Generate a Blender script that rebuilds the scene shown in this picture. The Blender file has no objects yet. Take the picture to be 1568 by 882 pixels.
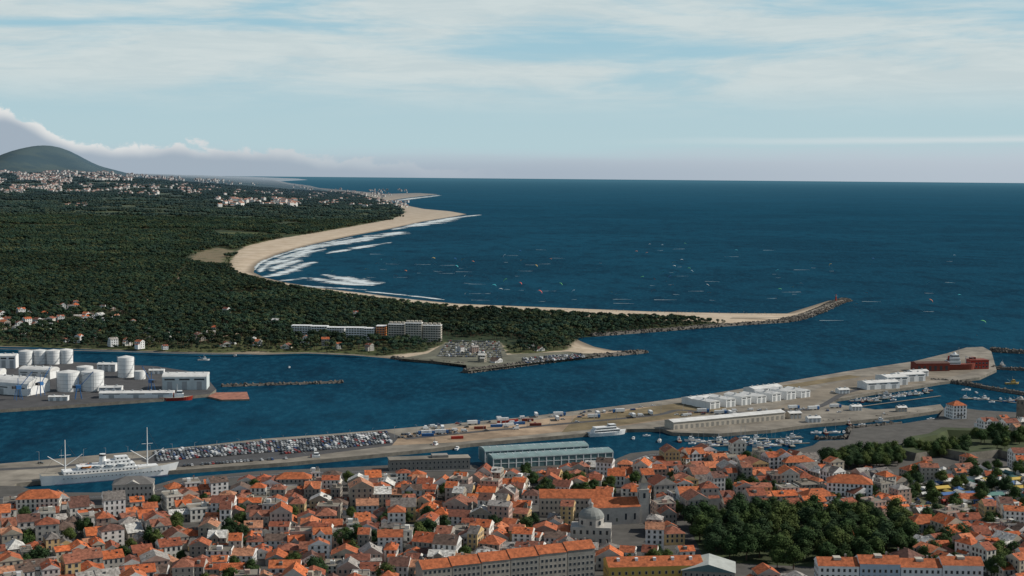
import bpy, math, random
import numpy as np
from mathutils import Vector, Matrix, noise as mnoise
from mathutils.geometry import tessellate_polygon
random.seed(7); rs=np.random.RandomState(7)
R=random
sc=bpy.context.scene
root=sc.collection
# ---------------------------------------------------------------- camera
H=222.0; FP=2178.0
cam=bpy.data.cameras.new('camera'); co=bpy.data.objects.new('camera',cam); root.objects.link(co)
cam.lens=50; cam.sensor_width=36; cam.clip_start=1; cam.clip_end=300000
RM=Matrix.Rotation(math.radians(90-4.54),3,'X')@Matrix.Rotation(math.radians(0.5),3,'Z')
co.matrix_world=Matrix.Translation((0,0,H))@RM.to_4x4()
sc.camera=co
sc.view_settings.view_transform='Standard'; sc.view_settings.look='None'; sc.view_settings.exposure=0
def ray(px,py): return RM@Vector(((px-784)/FP,(441-py)/FP,-1))
def P(px,py,z=0.0):
    """survey point: ground position read off the photograph (plane at height z)"""
    d=ray(px,py); dz=min(d.z,-0.0012); t=(z-H)/dz
    return Vector((d.x*t,d.y*t,z))
# ---------------------------------------------------------------- materials
def nn(nt,t,**k):
    n=nt.nodes.new(t)
    for a,b in k.items(): setattr(n,a,b)
    return n
def M(nt,op,a,b=None,c=None):
    n=nn(nt,'ShaderNodeMath',operation=op)
    for i,x in enumerate((a,b,c)):
        if x is None: continue
        if isinstance(x,(int,float)): n.inputs[i].default_value=x
        else: nt.links.new(x,n.inputs[i])
    return n.outputs[0]
def SS(nt,x,a,b,o0=0.0,o1=1.0,smooth=True):
    n=nn(nt,'ShaderNodeMapRange'); n.interpolation_type='SMOOTHSTEP' if smooth else 'LINEAR'
    for i,v in ((1,a),(2,b),(3,o0),(4,o1)):
        if isinstance(v,(int,float)): n.inputs[i].default_value=v
        else: nt.links.new(v,n.inputs[i])
    nt.links.new(x,n.inputs[0]); return n.outputs[0]
def MX(nt,f,a,b,bt='MIX'):
    n=nn(nt,'ShaderNodeMixRGB',blend_type=bt)
    for i,x in enumerate((f,a,b)):
        if isinstance(x,(int,float)): n.inputs[i].default_value=x
        elif isinstance(x,tuple): n.inputs[i].default_value=(x+(1,))[:4]
        else: nt.links.new(x,n.inputs[i])
    return n.outputs[0]
def NZ(nt,vec,scale,detail=4,rough=.55,dist=0):
    n=nn(nt,'ShaderNodeTexNoise'); n.inputs['Scale'].default_value=scale; n.inputs['Detail'].default_value=detail
    n.inputs['Roughness'].default_value=rough; n.inputs['Distortion'].default_value=dist
    nt.links.new(vec,n.inputs['Vector']); return n.outputs[0]
def newmat(name):
    m=bpy.data.materials.new(name); m.use_nodes=True; nt=m.node_tree
    b=nt.nodes['Principled BSDF']; g=nn(nt,'ShaderNodeNewGeometry'); return m,nt,b,g.outputs['Position']
def hazed(nt,col,pos,y0=5000,y1=19000,mx=.8):  # aerial haze baked into the base colour, stronger with world Y
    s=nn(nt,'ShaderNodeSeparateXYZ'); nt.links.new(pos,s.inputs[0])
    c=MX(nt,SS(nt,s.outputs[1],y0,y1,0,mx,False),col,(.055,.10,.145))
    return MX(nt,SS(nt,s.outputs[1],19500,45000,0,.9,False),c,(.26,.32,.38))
def mulf(nt,c,f):
    cx=nn(nt,'ShaderNodeCombineXYZ')
    for i in range(3): nt.links.new(f,cx.inputs[i])
    return MX(nt,1.0,c,cx.outputs[0],'MULTIPLY')
def pm(name,col,rough=.85,var=.2,scale=.3,rnd=None,haze=0,spec=.3,metal=0,var2=0,scale2=.004):
    m,nt,b,pos=newmat(name)
    if rnd:
        oi=nn(nt,'ShaderNodeObjectInfo'); cr=nn(nt,'ShaderNodeValToRGB'); cr.color_ramp.interpolation='CONSTANT'
        e=cr.color_ramp.elements
        while len(e)<len(rnd): e.new(0.5)
        for i,c in enumerate(rnd):
            e[i].position=i/len(rnd); e[i].color=c+(1,)
        nt.links.new(oi.outputs['Random'],cr.inputs[0]); c=cr.outputs[0]
    else: c=MX(nt,0.0,col,col)
    if var>0: c=mulf(nt,c,SS(nt,NZ(nt,pos,scale,5,.65),.3,.7,1-var,1+var,False))
    if var2>0: c=mulf(nt,c,SS(nt,NZ(nt,pos,scale2,4,.6),.32,.68,1-var2,1+var2,False))
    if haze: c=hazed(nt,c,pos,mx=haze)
    nt.links.new(c,b.inputs['Base Color']); b.inputs['Roughness'].default_value=rough
    b.inputs['Specular IOR Level'].default_value=spec; b.inputs['Metallic'].default_value=metal
    return m
WALLS=[(.66,.65,.61),(.52,.49,.44),(.7,.69,.67),(.44,.39,.31),(.6,.58,.55),(.32,.3,.27),(.72,.71,.69),(.5,.36,.18),(.38,.36,.33),(.62,.6,.54),(.26,.23,.2),(.43,.3,.25),(.58,.58,.58),(.3,.27,.22)]
ROOFS=[(.40,.105,.04),(.25,.075,.04),(.48,.13,.045),(.18,.068,.045),(.33,.098,.043),(.44,.11,.037),(.13,.065,.05),(.32,.085,.038),(.24,.095,.06),(.42,.125,.05),(.15,.135,.125),(.28,.105,.065),(.37,.1,.038),(.24,.075,.042),(.21,.07,.042),(.45,.15,.07),(.34,.1,.045),(.30,.28,.26),(.11,.075,.06),(.36,.17,.10),(.5,.49,.46)]
wall=pm('render_wall',(.7,.7,.68),.9,.2,.35,rnd=WALLS)
roof=pm('clay_tile_roof',(.4,.13,.05),.9,.6,.6,rnd=ROOFS,var2=.15,scale2=.02)
roofo=pm('orange_tile_roof',(.36,.105,.042),.9,.5,.5)
white=pm('white_paint',(.7,.71,.71),.6,.1,.2)
whiteroof=pm('white_sheet_roof',(.6,.6,.585),.6,.2,.12)
glass=pm('window_glass',(.03,.04,.05),.15,0,spec=.5)
trim=pm('stone_trim',(.4,.38,.35),.85,.15,.5)
doorm=pm('door_paint',(.08,.1,.07),.6,.1,1)
concrete=pm('concrete',(.20,.18,.15),.9,.28,.06,var2=.25,scale2=.015)
dark=pm('dark_metal',(.05,.05,.055),.5,.1,1)
steel=pm('grey_steel',(.33,.35,.36),.5,.1,.3)
asphalt=pm('asphalt',(.065,.065,.068),.9,.25,.08)
townground=pm('town_cobbles',(.08,.076,.07),.9,.3,.1)
paint=pm('road_paint',(.6,.6,.58),.8,.1,1)
tan=pm('sandy_dirt',(.30,.22,.15),.95,.35,.05,var2=.3,scale2=.02)
brown=pm('dry_grass',(.16,.125,.07),.95,.4,.05)
grass=pm('grass',(.045,.06,.024),.95,.4,.05)
yard=pm('gravel_yard',(.2,.172,.135),.95,.28,.04,var2=.25,scale2=.015)
rock=pm('breakwater_rock',(.11,.10,.088),.95,.4,.4)
redp=pm('red_paint',(.36,.035,.02),.5,.15,.3)
redbrown=pm('red_cladding',(.2,.045,.03),.8,.2,.2)
orange=pm('orange_paint',(.65,.19,.03),.6,.1,.3)
bluep=pm('blue_paint',(.03,.12,.3),.5,.1,.3)
yellowp=pm('yellow_paint',(.5,.34,.09),.6,.1,.3)
greyw=pm('grey_render',(.24,.23,.21),.9,.2,.3)
beigew=pm('beige_render',(.44,.4,.34),.9,.15,.3)
stone=pm('granite_wall',(.17,.155,.13),.95,.35,.2)
teal=pm('teal_glass_roof',(.19,.27,.27),.4,.2,.15)
tealw=pm('teal_glazing',(.09,.16,.17),.3,.2,.3,spec=.5)
skinm=pm('wetsuit',(.04,.04,.05),.6,0)
carp=pm('car_paint',(.5,.5,.5),.3,0,rnd=[(.6,.6,.6),(.03,.03,.035),(.28,.29,.3),(.04,.05,.08),(.55,.55,.55),(.14,.15,.16),(.3,.03,.02),(.05,.05,.05),(.35,.36,.37),(.03,.07,.2),(.1,.1,.1),(.65,.65,.65),(.07,.075,.08),(.04,.04,.05)],spec=.6)
tentm=pm('tent_canvas',(.6,.6,.6),.8,.1,.3,rnd=[(.62,.62,.6),(.55,.55,.53),(.5,.36,.08),(.6,.6,.58),(.06,.14,.32),(.34,.06,.04),(.5,.48,.42),(.1,.22,.2),(.3,.29,.27),(.4,.38,.34),(.2,.2,.19)])
kitem=pm('kite_canopy',(.6,.1,.1),.6,0,rnd=[(.6,.08,.03),(.05,.4,.45),(.6,.4,.06),(.6,.6,.6),(.1,.4,.12),(.6,.18,.04),(.03,.12,.4),(.05,.05,.06),(.4,.5,.55)])
bark=pm('bark',(.1,.07,.05),.95,.3,2)
def foliage(name,cols,haze=0,v=.5,s=.3,v2=.4,s2=.004): return pm(name,(0,0,0),.95,v,s,rnd=cols,haze=haze,spec=.1,var2=v2,scale2=s2)
pinef=foliage('pine_foliage',[(.026,.052,.034),(.034,.06,.034),(.021,.043,.03),(.043,.064,.033),(.029,.053,.038),(.066,.078,.038),(.034,.052,.03)])
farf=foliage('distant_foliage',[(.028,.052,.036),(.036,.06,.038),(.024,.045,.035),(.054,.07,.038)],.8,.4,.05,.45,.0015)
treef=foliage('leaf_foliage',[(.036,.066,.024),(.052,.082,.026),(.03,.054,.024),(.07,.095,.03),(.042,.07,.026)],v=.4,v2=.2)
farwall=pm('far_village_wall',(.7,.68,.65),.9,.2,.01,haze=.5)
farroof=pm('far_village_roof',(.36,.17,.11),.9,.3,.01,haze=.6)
# ---------------------------------------------------------------- mesh builder
class MB:
    def __init__(s): s.v=[];s.f=[];s.m=[];s.ms=[];s.T=None
    def add(s,vs,fs,mat):
        o=len(s.v)
        if s.T is not None: vs=[tuple(s.T@Vector(p)) for p in vs]
        s.v+= [tuple(p) for p in vs]
        if mat not in s.ms: s.ms.append(mat)
        k=s.ms.index(mat)
        for f in fs: s.f.append(tuple(i+o for i in f)); s.m.append(k)
    def box(s,x,y,z,sx,sy,sz,mat,r=0,top=1.0):
        c,n=math.cos(r),math.sin(r); vs=[]
        for k,(t) in ((0,1.0),(1,top)):
            for a,b in ((-1,-1),(1,-1),(1,1),(-1,1)):
                u,w=a*sx/2*t,b*sy/2*t; vs.append((x+u*c-w*n,y+u*n+w*c,z+k*sz))
        s.add(vs,[(3,2,1,0),(4,5,6,7),(0,1,5,4),(1,2,6,5),(2,3,7,6),(3,0,4,7)],mat)
    def gable(s,x,y,z,sx,sy,h,mat,wm=None,ov=.4,axis='x'):
        def q(u,w,zz): return (x+u,y+w,zz) if axis=='x' else (x-w,y+u,zz)
        if axis!='x': sx,sy=sy,sx
        a,b=sx/2+ov,sy/2+ov
        vs=[q(-a,-b,z),q(a,-b,z),q(a,b,z),q(-a,b,z),q(-a,0,z+h),q(a,0,z+h)]
        s.add(vs,[(0,1,5,4),(2,3,4,5),(3,2,1,0)],mat)
        s.add(vs,[(0,4,3),(1,2,5)],wm or mat)
    def hip(s,x,y,z,sx,sy,h,mat,ov=.4):
        a,b=sx/2+ov,sy/2+ov
        if a>=b: r=a-b*.95; rd=[(-r,0),(r,0)]; F=[(0,1,5,4),(2,3,4,5),(3,0,4),(1,2,5)]
        else: r=b-a*.95; rd=[(0,-r),(0,r)]; F=[(1,2,5,4),(3,0,4,5),(0,1,4),(2,3,5)]
        vs=[(x-a,y-b,z),(x+a,y-b,z),(x+a,y+b,z),(x-a,y+b,z)]+[(x+p,y+q,z+h) for p,q in rd]
        s.add(vs,F+[(3,2,1,0)],mat)
    def cyl(s,x,y,z,r0,r1,h,mat,n=12,cap=True):
        vs=[];
        for k,r in ((0,r0),(1,r1)):
            for i in range(n): a=2*math.pi*i/n; vs.append((x+r*math.cos(a),y+r*math.sin(a),z+k*h))
        fs=[(i,(i+1)%n,n+(i+1)%n,n+i) for i in range(n)]
        if cap: fs+=[tuple(range(n,2*n)),tuple(range(n-1,-1,-1))]
        s.add(vs,fs,mat)
    def dome(s,x,y,z,r,h,mat,n=14,k=5):
        for j in range(k):
            a,b=j/k*math.pi/2,(j+1)/k*math.pi/2
            s.cyl(x,y,z+h*math.sin(a),r*math.cos(a),r*max(math.cos(b),.02),h*(math.sin(b)-math.sin(a)),mat,n,cap=False)
    def beam(s,p,q,r,mat,n=5):
        p,q=Vector(p),Vector(q); d=(q-p); L=d.length; mt=d.to_track_quat('Z','Y').to_matrix()
        vs=[]
        for k in (0,1):
            for i in range(n): a=2*math.pi*i/n; vs.append(p+mt@Vector((r*math.cos(a),r*math.sin(a),k*L)))
        s.add(vs,[(i,(i+1)%n,n+(i+1)%n,n+i) for i in range(n)]+[tuple(range(n,2*n))],mat)
    def profile(s,pts,y0,y1,mat):
        n=len(pts); vs=[(a,y0,b) for a,b in pts]+[(a,y1,b) for a,b in pts]
        s.add(vs,[(i,(i+1)%n,n+(i+1)%n,n+i) for i in range(n)]+[tuple(range(n-1,-1,-1)),tuple(range(n,2*n))],mat)
    def barrel(s,x,y,z,sx,sy,h,mat,n=8):
        pts=[(-sy/2*math.cos(math.pi*i/n),h*math.sin(math.pi*i/n)) for i in range(n+1)]
        m=len(pts); vs=[(x-sx/2,y+a,z+b) for a,b in pts]+[(x+sx/2,y+a,z+b) for a,b in pts]
        s.add(vs,[(i+1,i,m+i,m+i+1) for i in range(m-1)]+[tuple(range(m)),tuple(range(2*m-1,m-1,-1))],mat)
    def windows(s,w,d,z0,floors,bay=2.7,fh=3.0,ww=1.1,wh=1.6,sides='fblr',door=True):
        for fl in range(floors):
            z=z0+fl*fh+.9
            for side in sides:
                L=w if side in 'fb' else d
                n=max(1,int((L-1)/bay))
                for i in range(n):
                    u=(i+.5-n/2)*(L-.8)/n
                    if fl==0 and i==n//2 and side in 'fb' and door:
                        bx=[(1.3,2.4,trim,.08,z0),(1.1,2.2,doorm,.14,z0)]
                    else: bx=[(ww+.3,wh+.3,trim,.08,z-.15),(ww,wh,glass,.14,z)]
                    for a,h,mt,t,zz in bx:
                        if side=='f': s.box(u,-d/2,zz,a,t,h,mt)
                        elif side=='b': s.box(u,d/2,zz,a,t,h,mt)
                        elif side=='l': s.box(-w/2,u,zz,t,a,h,mt)
                        else: s.box(w/2,u,zz,t,a,h,mt)
    def mesh(s,name,smooth=False):
        me=bpy.data.meshes.new(name); me.from_pydata(s.v,[],s.f)
        for m in s.ms: me.materials.append(m)
        me.polygons.foreach_set('material_index',s.m)
        if smooth: me.polygons.foreach_set('use_smooth',[True]*len(s.f))
        me.update(); return me
def put(name,me,loc=(0,0,0),r=0,s=1.0):
    o=bpy.data.objects.new(name,me); root.objects.link(o); o.location=loc; o.rotation_euler=(0,0,r)
    o.scale=(s,s,s) if not isinstance(s,tuple) else s; return o
def heading(a,b): d=b-a; return math.atan2(d.y,d.x)
def slab(name,px,z,mat,depth=6,zp=None):
    pts=[P(x,y,z) for x,y in px]; mb=MB(); n=len(pts)
    tri=tessellate_polygon([[Vector((p.x,p.y,0)) for p in pts]])
    area=sum(pts[i].x*pts[(i+1)%n].y-pts[(i+1)%n].x*pts[i].y for i in range(n))
    fs=[]
    for t in tri:
        a,b,c=[pts[i] for i in t]
        fs.append(t if (b-a).cross(c-a).z>0 else t[::-1])
    mb.add(pts,fs,mat)
    if depth>0:
        lo=[Vector((p.x,p.y,z-depth)) for p in pts]
        mb.add(pts+lo,[((i,n+i,n+(i+1)%n,(i+1)%n) if area>0 else ((i+1)%n,n+(i+1)%n,n+i,i)) for i in range(n)],stone)
    return put(name,mb.mesh(name))
def smoothline(w,k=6):
    out=[]
    for i in range(len(w)-1):
        a,b=w[max(i-1,0)],w[i]; c,d=w[i+1],w[min(i+2,len(w)-1)]
        for j in range(k):
            t=j/k; out.append(.5*((2*b)+(c-a)*t+(2*a-5*b+4*c-d)*t*t+(3*b-a-3*c+d)*t**3))
    out.append(w[-1].copy()); return out
def ribbon(name,px,width,z,mat,uv=False,k=6,taper=False):
    w=smoothline([P(x,y,z) for x,y in px],k); vs=[];fs=[]
    for i,p in enumerate(w):
        d=(w[min(i+1,len(w)-1)]-w[max(i-1,0)]).normalized(); nrm=Vector((-d.y,d.x,0))
        ww=width*(math.sin(math.pi*min(max(i/(len(w)-1),.03),.97))**.5 if taper else 1)
        vs+= [p+nrm*ww/2,p-nrm*ww/2]
    for i in range(len(w)-1): fs.append((2*i,2*i+1,2*i+3,2*i+2))
    me=bpy.data.meshes.new(name); me.from_pydata([tuple(v) for v in vs],[],fs); me.materials.append(mat)
    if uv:
        l=me.uv_layers.new(name='UVMap')
        for p in me.polygons:
            for li,vi in zip(p.loop_indices,p.vertices): l.data[li].uv=(vi//2*.1,vi%2)
    return put(name,me)
def sdf(X,Y,poly):
    d=np.full(X.shape,1e18); ins=np.zeros(X.shape,bool); n=len(poly)
    for i in range(n):
        ax,ay=poly[i]; bx,by=poly[(i+1)%n]
        ex,ey=bx-ax,by-ay; wx,wy=X-ax,Y-ay
        t=np.clip((wx*ex+wy*ey)/(ex*ex+ey*ey+1e-9),0,1)
        d=np.minimum(d,(wx-ex*t)**2+(wy-ey*t)**2)
        c=((ay>Y)!=(by>Y)); xi=ax+(Y-ay)*ex/(ey if abs(ey)>1e-9 else 1e-9)
        ins^=c&(X<xi)
    return np.where(ins,1,-1)*np.sqrt(d)
def W(px,z=0): return [tuple(P(x,y,z)[:2]) for x,y in px]
# ---------------------------------------------------------------- sun and sky
AZ=math.radians(80); EL=math.radians(36)
sd=Vector((math.sin(AZ)*math.cos(EL),math.cos(AZ)*math.cos(EL),math.sin(EL)))
sl=bpy.data.lights.new('sun','SUN'); sl.energy=4.5; sl.angle=math.radians(.5); sl.color=(1,.93,.82)
so=bpy.data.objects.new('sun',sl); root.objects.link(so); so.rotation_euler=sd.to_track_quat('Z','Y').to_euler(); so.location=(0,0,600)
w=bpy.data.worlds.new('World'); sc.world=w; w.use_nodes=True; nt=w.node_tree; bg=nt.nodes['Background']
sky=nn(nt,'ShaderNodeTexSky'); sky.sky_type='NISHITA'; sky.sun_disc=False; sky.sun_elevation=EL; sky.sun_rotation=AZ
sky.altitude=200; sky.air_density=1.0; sky.dust_density=.6
tc=nn(nt,'ShaderNodeTexCoord'); sp=nn(nt,'ShaderNodeSeparateXYZ'); nt.links.new(tc.outputs['Generated'],sp.inputs[0])
az=M(nt,'ARCTAN2',sp.outputs[0],sp.outputs[1]); el=M(nt,'ARCSINE',sp.outputs[2])
def vec(a,b,c=0.0):
    n=nn(nt,'ShaderNodeCombineXYZ')
    for i,x in enumerate((a,b,c)):
        if isinstance(x,(int,float)): n.inputs[i].default_value=x
        else: nt.links.new(x,n.inputs[i])
    return n.outputs[0]
WS=.055; S=1/WS
def K(r,g,b): return (r*S,g*S,b*S)
skyc=MX(nt,1.0,sky.outputs[0],(.85,.97,1.05),'MULTIPLY')
skyc=MX(nt,SS(nt,el,.12,.35,.9,0.0),skyc,MX(nt,SS(nt,el,.02,.12),K(.47,.64,.70),K(.34,.575,.69)))
v1=vec(M(nt,'MULTIPLY',M(nt,'ADD',az,M(nt,'MULTIPLY',el,.8)),2.6),M(nt,'MULTIPLY',M(nt,'SUBTRACT',el,M(nt,'MULTIPLY',az,.03)),20.0),5.2)
n1=NZ(nt,v1,1.4,9,.56,.5)
n1b=NZ(nt,vec(M(nt,'MULTIPLY',az,12.0),M(nt,'MULTIPLY',el,80.0),1.0),1.2,7,.65,.5)
ci=M(nt,'MULTIPLY',SS(nt,M(nt,'ADD',n1,M(nt,'MULTIPLY',M(nt,'SUBTRACT',n1b,.5),.16)),.35,.56),SS(nt,el,.034,.070))
c=MX(nt,M(nt,'MULTIPLY',ci,SS(nt,el,.15,.6,.92,.15)),skyc,MX(nt,SS(nt,n1b,.35,.65),K(.56,.645,.66),K(.63,.70,.70)))
# low marine fog bank over the sea
n2=NZ(nt,vec(M(nt,'MULTIPLY',az,5.0),M(nt,'MULTIPLY',el,60.0),9.0),1.0,5,.5)
top=M(nt,'ADD',M(nt,'ADD',.0155,M(nt,'MULTIPLY',SS(nt,az,.0,.35),.008)),M(nt,'MULTIPLY',M(nt,'SUBTRACT',n2,.5),.018))
fog=SS(nt,M(nt,'SUBTRACT',el,top),-.011,.006,1.0,0.0)
fogc=MX(nt,SS(nt,el,.0,.022),K(.37,.435,.515),K(.49,.56,.625))
fogc=MX(nt,SS(nt,az,-.05,.36,0,.6),fogc,K(.52,.58,.645))
c=MX(nt,M(nt,'MULTIPLY',fog,.94),c,fogc)
st=M(nt,'MULTIPLY',SS(nt,M(nt,'ABSOLUTE',M(nt,'SUBTRACT',el,M(nt,'ADD',.0225,M(nt,'ADD',M(nt,'MULTIPLY',az,.014),M(nt,'MULTIPLY',M(nt,'SUBTRACT',n2,.5),.008))))),.0,.0035,1.0,0.0),SS(nt,az,.03,.3))
c=MX(nt,M(nt,'MULTIPLY',st,.65),c,K(.66,.71,.73))
# cumulus over the land
n3=NZ(nt,vec(M(nt,'MULTIPLY',az,1.0),M(nt,'MULTIPLY',el,1.5),0.3),48,8,.6,.3)
n3b=NZ(nt,vec(az,el,4.0),14,3,.5)
tl=M(nt,'ADD',M(nt,'MULTIPLY',SS(nt,az,.03,-.22),.019),M(nt,'MULTIPLY',SS(nt,az,-.29,-.345),.022))
bump=M(nt,'ADD',M(nt,'MULTIPLY',M(nt,'SUBTRACT',n3,.5),.032),M(nt,'MULTIPLY',M(nt,'SUBTRACT',n3b,.5),.02))
val=M(nt,'SUBTRACT',el,M(nt,'ADD',tl,bump))
cm=M(nt,'MULTIPLY',SS(nt,val,-.003,.0012,1.0,0.0),SS(nt,az,.02,-.2))
cc=MX(nt,M(nt,'MULTIPLY',SS(nt,M(nt,'ADD',val,M(nt,'MULTIPLY',M(nt,'SUBTRACT',n3,.5),.03)),-.011,-.001),SS(nt,az,-.1,-.3,.45,1.0)),K(.36,.43,.505),K(.74,.755,.75))
c=MX(nt,cm,c,cc)
nt.links.new(c,bg.inputs[0]); bg.inputs[1].default_value=WS
# ---------------------------------------------------------------- sea
m,nt,b,pos=newmat('sea_water'); nt.nodes.remove(b); out=nt.nodes['Material Output']
mp=nn(nt,'ShaderNodeMapping'); mp.inputs['Scale'].default_value=(1,.45,1); mp.inputs['Rotation'].default_value=(0,0,.3); nt.links.new(pos,mp.inputs[0])
na=NZ(nt,mp.outputs[0],.12,6,.72); nb=NZ(nt,pos,.0016,5,.6,.6); nc=NZ(nt,mp.outputs[0],.02,5,.65)
base=MX(nt,SS(nt,nb,.35,.65),(.0015,.026,.053),(.0035,.045,.084))
base=MX(nt,M(nt,'MULTIPLY',SS(nt,na,.4,.74),.75),base,(.009,.075,.125))  # ripple highlights painted into the base colour
base=MX(nt,M(nt,'MULTIPLY',SS(nt,nc,.55,.3),.65),base,(.001,.014,.033))
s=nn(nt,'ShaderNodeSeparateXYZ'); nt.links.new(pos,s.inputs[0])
base=MX(nt,SS(nt,s.outputs[1],2500,14000,0,.4,False),base,(.009,.078,.14))  # grazing reflection and haze painted in: base colour lightens with distance
base=MX(nt,SS(nt,s.outputs[1],9000,60000,0,.9,False),base,(.055,.15,.215))  # horizon haze painted in: far water colour fades toward the fog
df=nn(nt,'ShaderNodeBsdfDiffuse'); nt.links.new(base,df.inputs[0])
gl=nn(nt,'ShaderNodeBsdfGlossy'); gl.inputs[1].default_value=.22; gl.inputs[0].default_value=(.6,.85,.95,1)
bp=nn(nt,'ShaderNodeBump'); bp.inputs['Strength'].default_value=.9; bp.inputs['Distance'].default_value=4.0
nt.links.new(na,bp.inputs['Height']); nt.links.new(bp.outputs[0],gl.inputs['Normal'])
mx=nn(nt,'ShaderNodeMixShader'); mx.inputs[0].default_value=.035
nt.links.new(df.outputs[0],mx.inputs[1]); nt.links.new(gl.outputs[0],mx.inputs[2]); nt.links.new(mx.outputs[0],out.inputs[0])
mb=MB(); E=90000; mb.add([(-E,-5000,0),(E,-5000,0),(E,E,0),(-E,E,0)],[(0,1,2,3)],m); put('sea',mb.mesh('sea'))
# ---------------------------------------------------------------- southern shore terrain
L=[(-400,531),(0,531),(60,532),(160,536),(250,539),(330,541),(400,543),(470,541),(540,544),(600,549),(625,553),(665,556),(712,560),(712,571),(760,566),(830,557),(900,549),(985,541),(985,537),(940,537),(910,531),(888,522),(880,517),(905,516),(1000,508),(1100,500),(1205,494),(1235,486),(1275,468),(1292,461),(1288,459),(1270,460),(1235,471),(1205,480),(1120,479.5),(1000,477),(900,473),(800,469),(700,465),(620,457),(560,449),(500,442),(440,433),(405,425),(388,417),(392,408),(402,400),(430,388),(480,374),(540,361),(600,350),(650,339),(700,331),(715,328),(690,323.5),(650,320),(615,313),(590,308.5),(620,303.5),(672,297.5),(640,295.5),(590,297),(540,292),(490,288.5),(475,285),(440,281),(425,277.5),(470,275.5),(455,274),(380,272.5),(-600,272)]
Fv=[(-400,528),(0,528),(160,533),(330,538),(470,538),(600,543),(650,540),(668,533),(684,525),(765,525),(772,542),(810,543),(870,537),(884,518),(1000,505),(1080,499),(1120,495),(1060,492),(960,489.5),(880,485.5),(800,480.5),(700,475.5),(620,467),(560,459),(500,450),(440,440),(400,430),(375,423),(358,414),(352,400),(362,386),(378,377),(420,367),(470,359),(540,347),(600,336),(622,325),(603,313),(575,305),(545,297),(490,290.5),(440,284),(415,278),(380,275),(-600,272)]
DU=[(280,397),(300,386),(335,379),(358,384),(352,398),(350,408),(330,407),(300,402)]
LW,FW,DW=W(L),W(Fv,2),W(DU,2)
def h_inland(X,Y):
    t=np.clip((Y-4500)/11500,0,1); t=t*t*(3-2*t); m_=np.clip((-X/Y-.12)/.17,0,1); m_=m_*m_*(3-2*m_)
    z=150*t*m_
    z=z+ (325*np.exp(-(np.abs(X+5800)/480)**1.7-((Y-17500)/1500)**2)+110*np.exp(-((X+6800)/900)**2-((Y-18000)/1500)**2)+80*np.exp(-((X+5350)/420)**2-((Y-17600)/1500)**2)+28*np.exp(-((X+3900)/900)**2-((Y-19500)/1500)**2))
    z=z+m_*t*(12*np.sin(X/530+Y/900)+9*np.sin(X/310-Y/410+2))
    z=z+np.clip((z-165)/120,0,1)*(14*np.sin(X/170+Y/300)+9*np.sin(X/90-Y/220))
    return z
def vegd(X,Y):
    a=sdf(X,Y,FW); return np.minimum(a,np.maximum(-sdf(X,Y,DW)*.35+4,-4))
ta=np.arange(-.62,.31,.0017); ys=np.exp(np.arange(math.log(1550),math.log(62000),.0072))
TA,YY=np.meshgrid(ta,ys); XX=TA*YY
SL=sdf(XX,YY,LW); SF=vegd(XX,YY)
ZZ=np.clip(SL*.06,-3,3)+np.where(SL>0,h_inland(XX,YY),0)
nr,ncn=XX.shape
verts=np.stack([XX,YY,ZZ],-1).reshape(-1,3)
idx=np.arange(nr*ncn).reshape(nr,ncn)
keep=(np.maximum.reduce([SL[:-1,:-1],SL[1:,:-1],SL[:-1,1:],SL[1:,1:]])>-60)
q=np.stack([idx[:-1,:-1],idx[:-1,1:],idx[1:,1:],idx[1:,:-1]],-1)[keep]
me=bpy.data.meshes.new('coastal_ground')
me.vertices.add(len(verts)); me.vertices.foreach_set('co',verts.ravel())
me.loops.add(q.size); me.loops.foreach_set('vertex_index',q.ravel().astype(np.int32))
me.polygons.add(len(q)); me.polygons.foreach_set('loop_start',np.arange(0,q.size,4)); me.polygons.foreach_set('loop_total',np.full(len(q),4))
me.update(); me.validate()
a=me.attributes.new('veg','FLOAT','POINT'); a.data.foreach_set('value',np.clip(SF/40,-1,1).ravel().astype(np.float32))
a=me.attributes.new('shore','FLOAT','POINT'); a.data.foreach_set('value',np.clip(SL/60,-1,1).ravel().astype(np.float32))
a=me.attributes.new('dune','FLOAT','POINT'); a.data.foreach_set('value',np.clip(sdf(XX,YY,DW)/30+.5,0,1).ravel().astype(np.float32))
m,nt,b,pos=newmat('coast_soil_and_sand')
at=nn(nt,'ShaderNodeAttribute',attribute_name='veg'); ah=nn(nt,'ShaderNodeAttribute',attribute_name='shore'); ad=nn(nt,'ShaderNodeAttribute',attribute_name='dune')
n1=NZ(nt,pos,.02,6,.65); n2=NZ(nt,pos,.0022,5,.6); n3=NZ(nt,pos,.12,4,.6)
sand=MX(nt,SS(nt,n1,.3,.7),(.40,.32,.235),(.53,.445,.345))
sand=MX(nt,M(nt,'MULTIPLY',SS(nt,n3,.5,.7),SS(nt,at.outputs['Fac'],-.9,-.2,0,.6)),sand,(.14,.13,.07))
sand=MX(nt,M(nt,'MULTIPLY',ad.outputs['Fac'],.8),sand,(.13,.105,.062))
wet=MX(nt,SS(nt,ah.outputs['Fac'],.05,.4),(.2,.165,.125),sand)
green=MX(nt,SS(nt,n2,.42,.6),(.028,.046,.025),(.085,.10,.043)); green=MX(nt,M(nt,'MULTIPLY',SS(nt,n3,.45,.7),.5),green,(.085,.075,.04))
f=SS(nt,M(nt,'ADD',at.outputs['Fac'],M(nt,'MULTIPLY',M(nt,'SUBTRACT',n1,.5),1.1)),-.12,.12)
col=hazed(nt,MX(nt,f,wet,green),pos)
nt.links.new(col,b.inputs['Base Color']); b.inputs['Roughness'].default_value=.95; b.inputs['Specular IOR Level'].default_value=.1
me.materials.append(m); put('coastal_ground',me)
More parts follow.
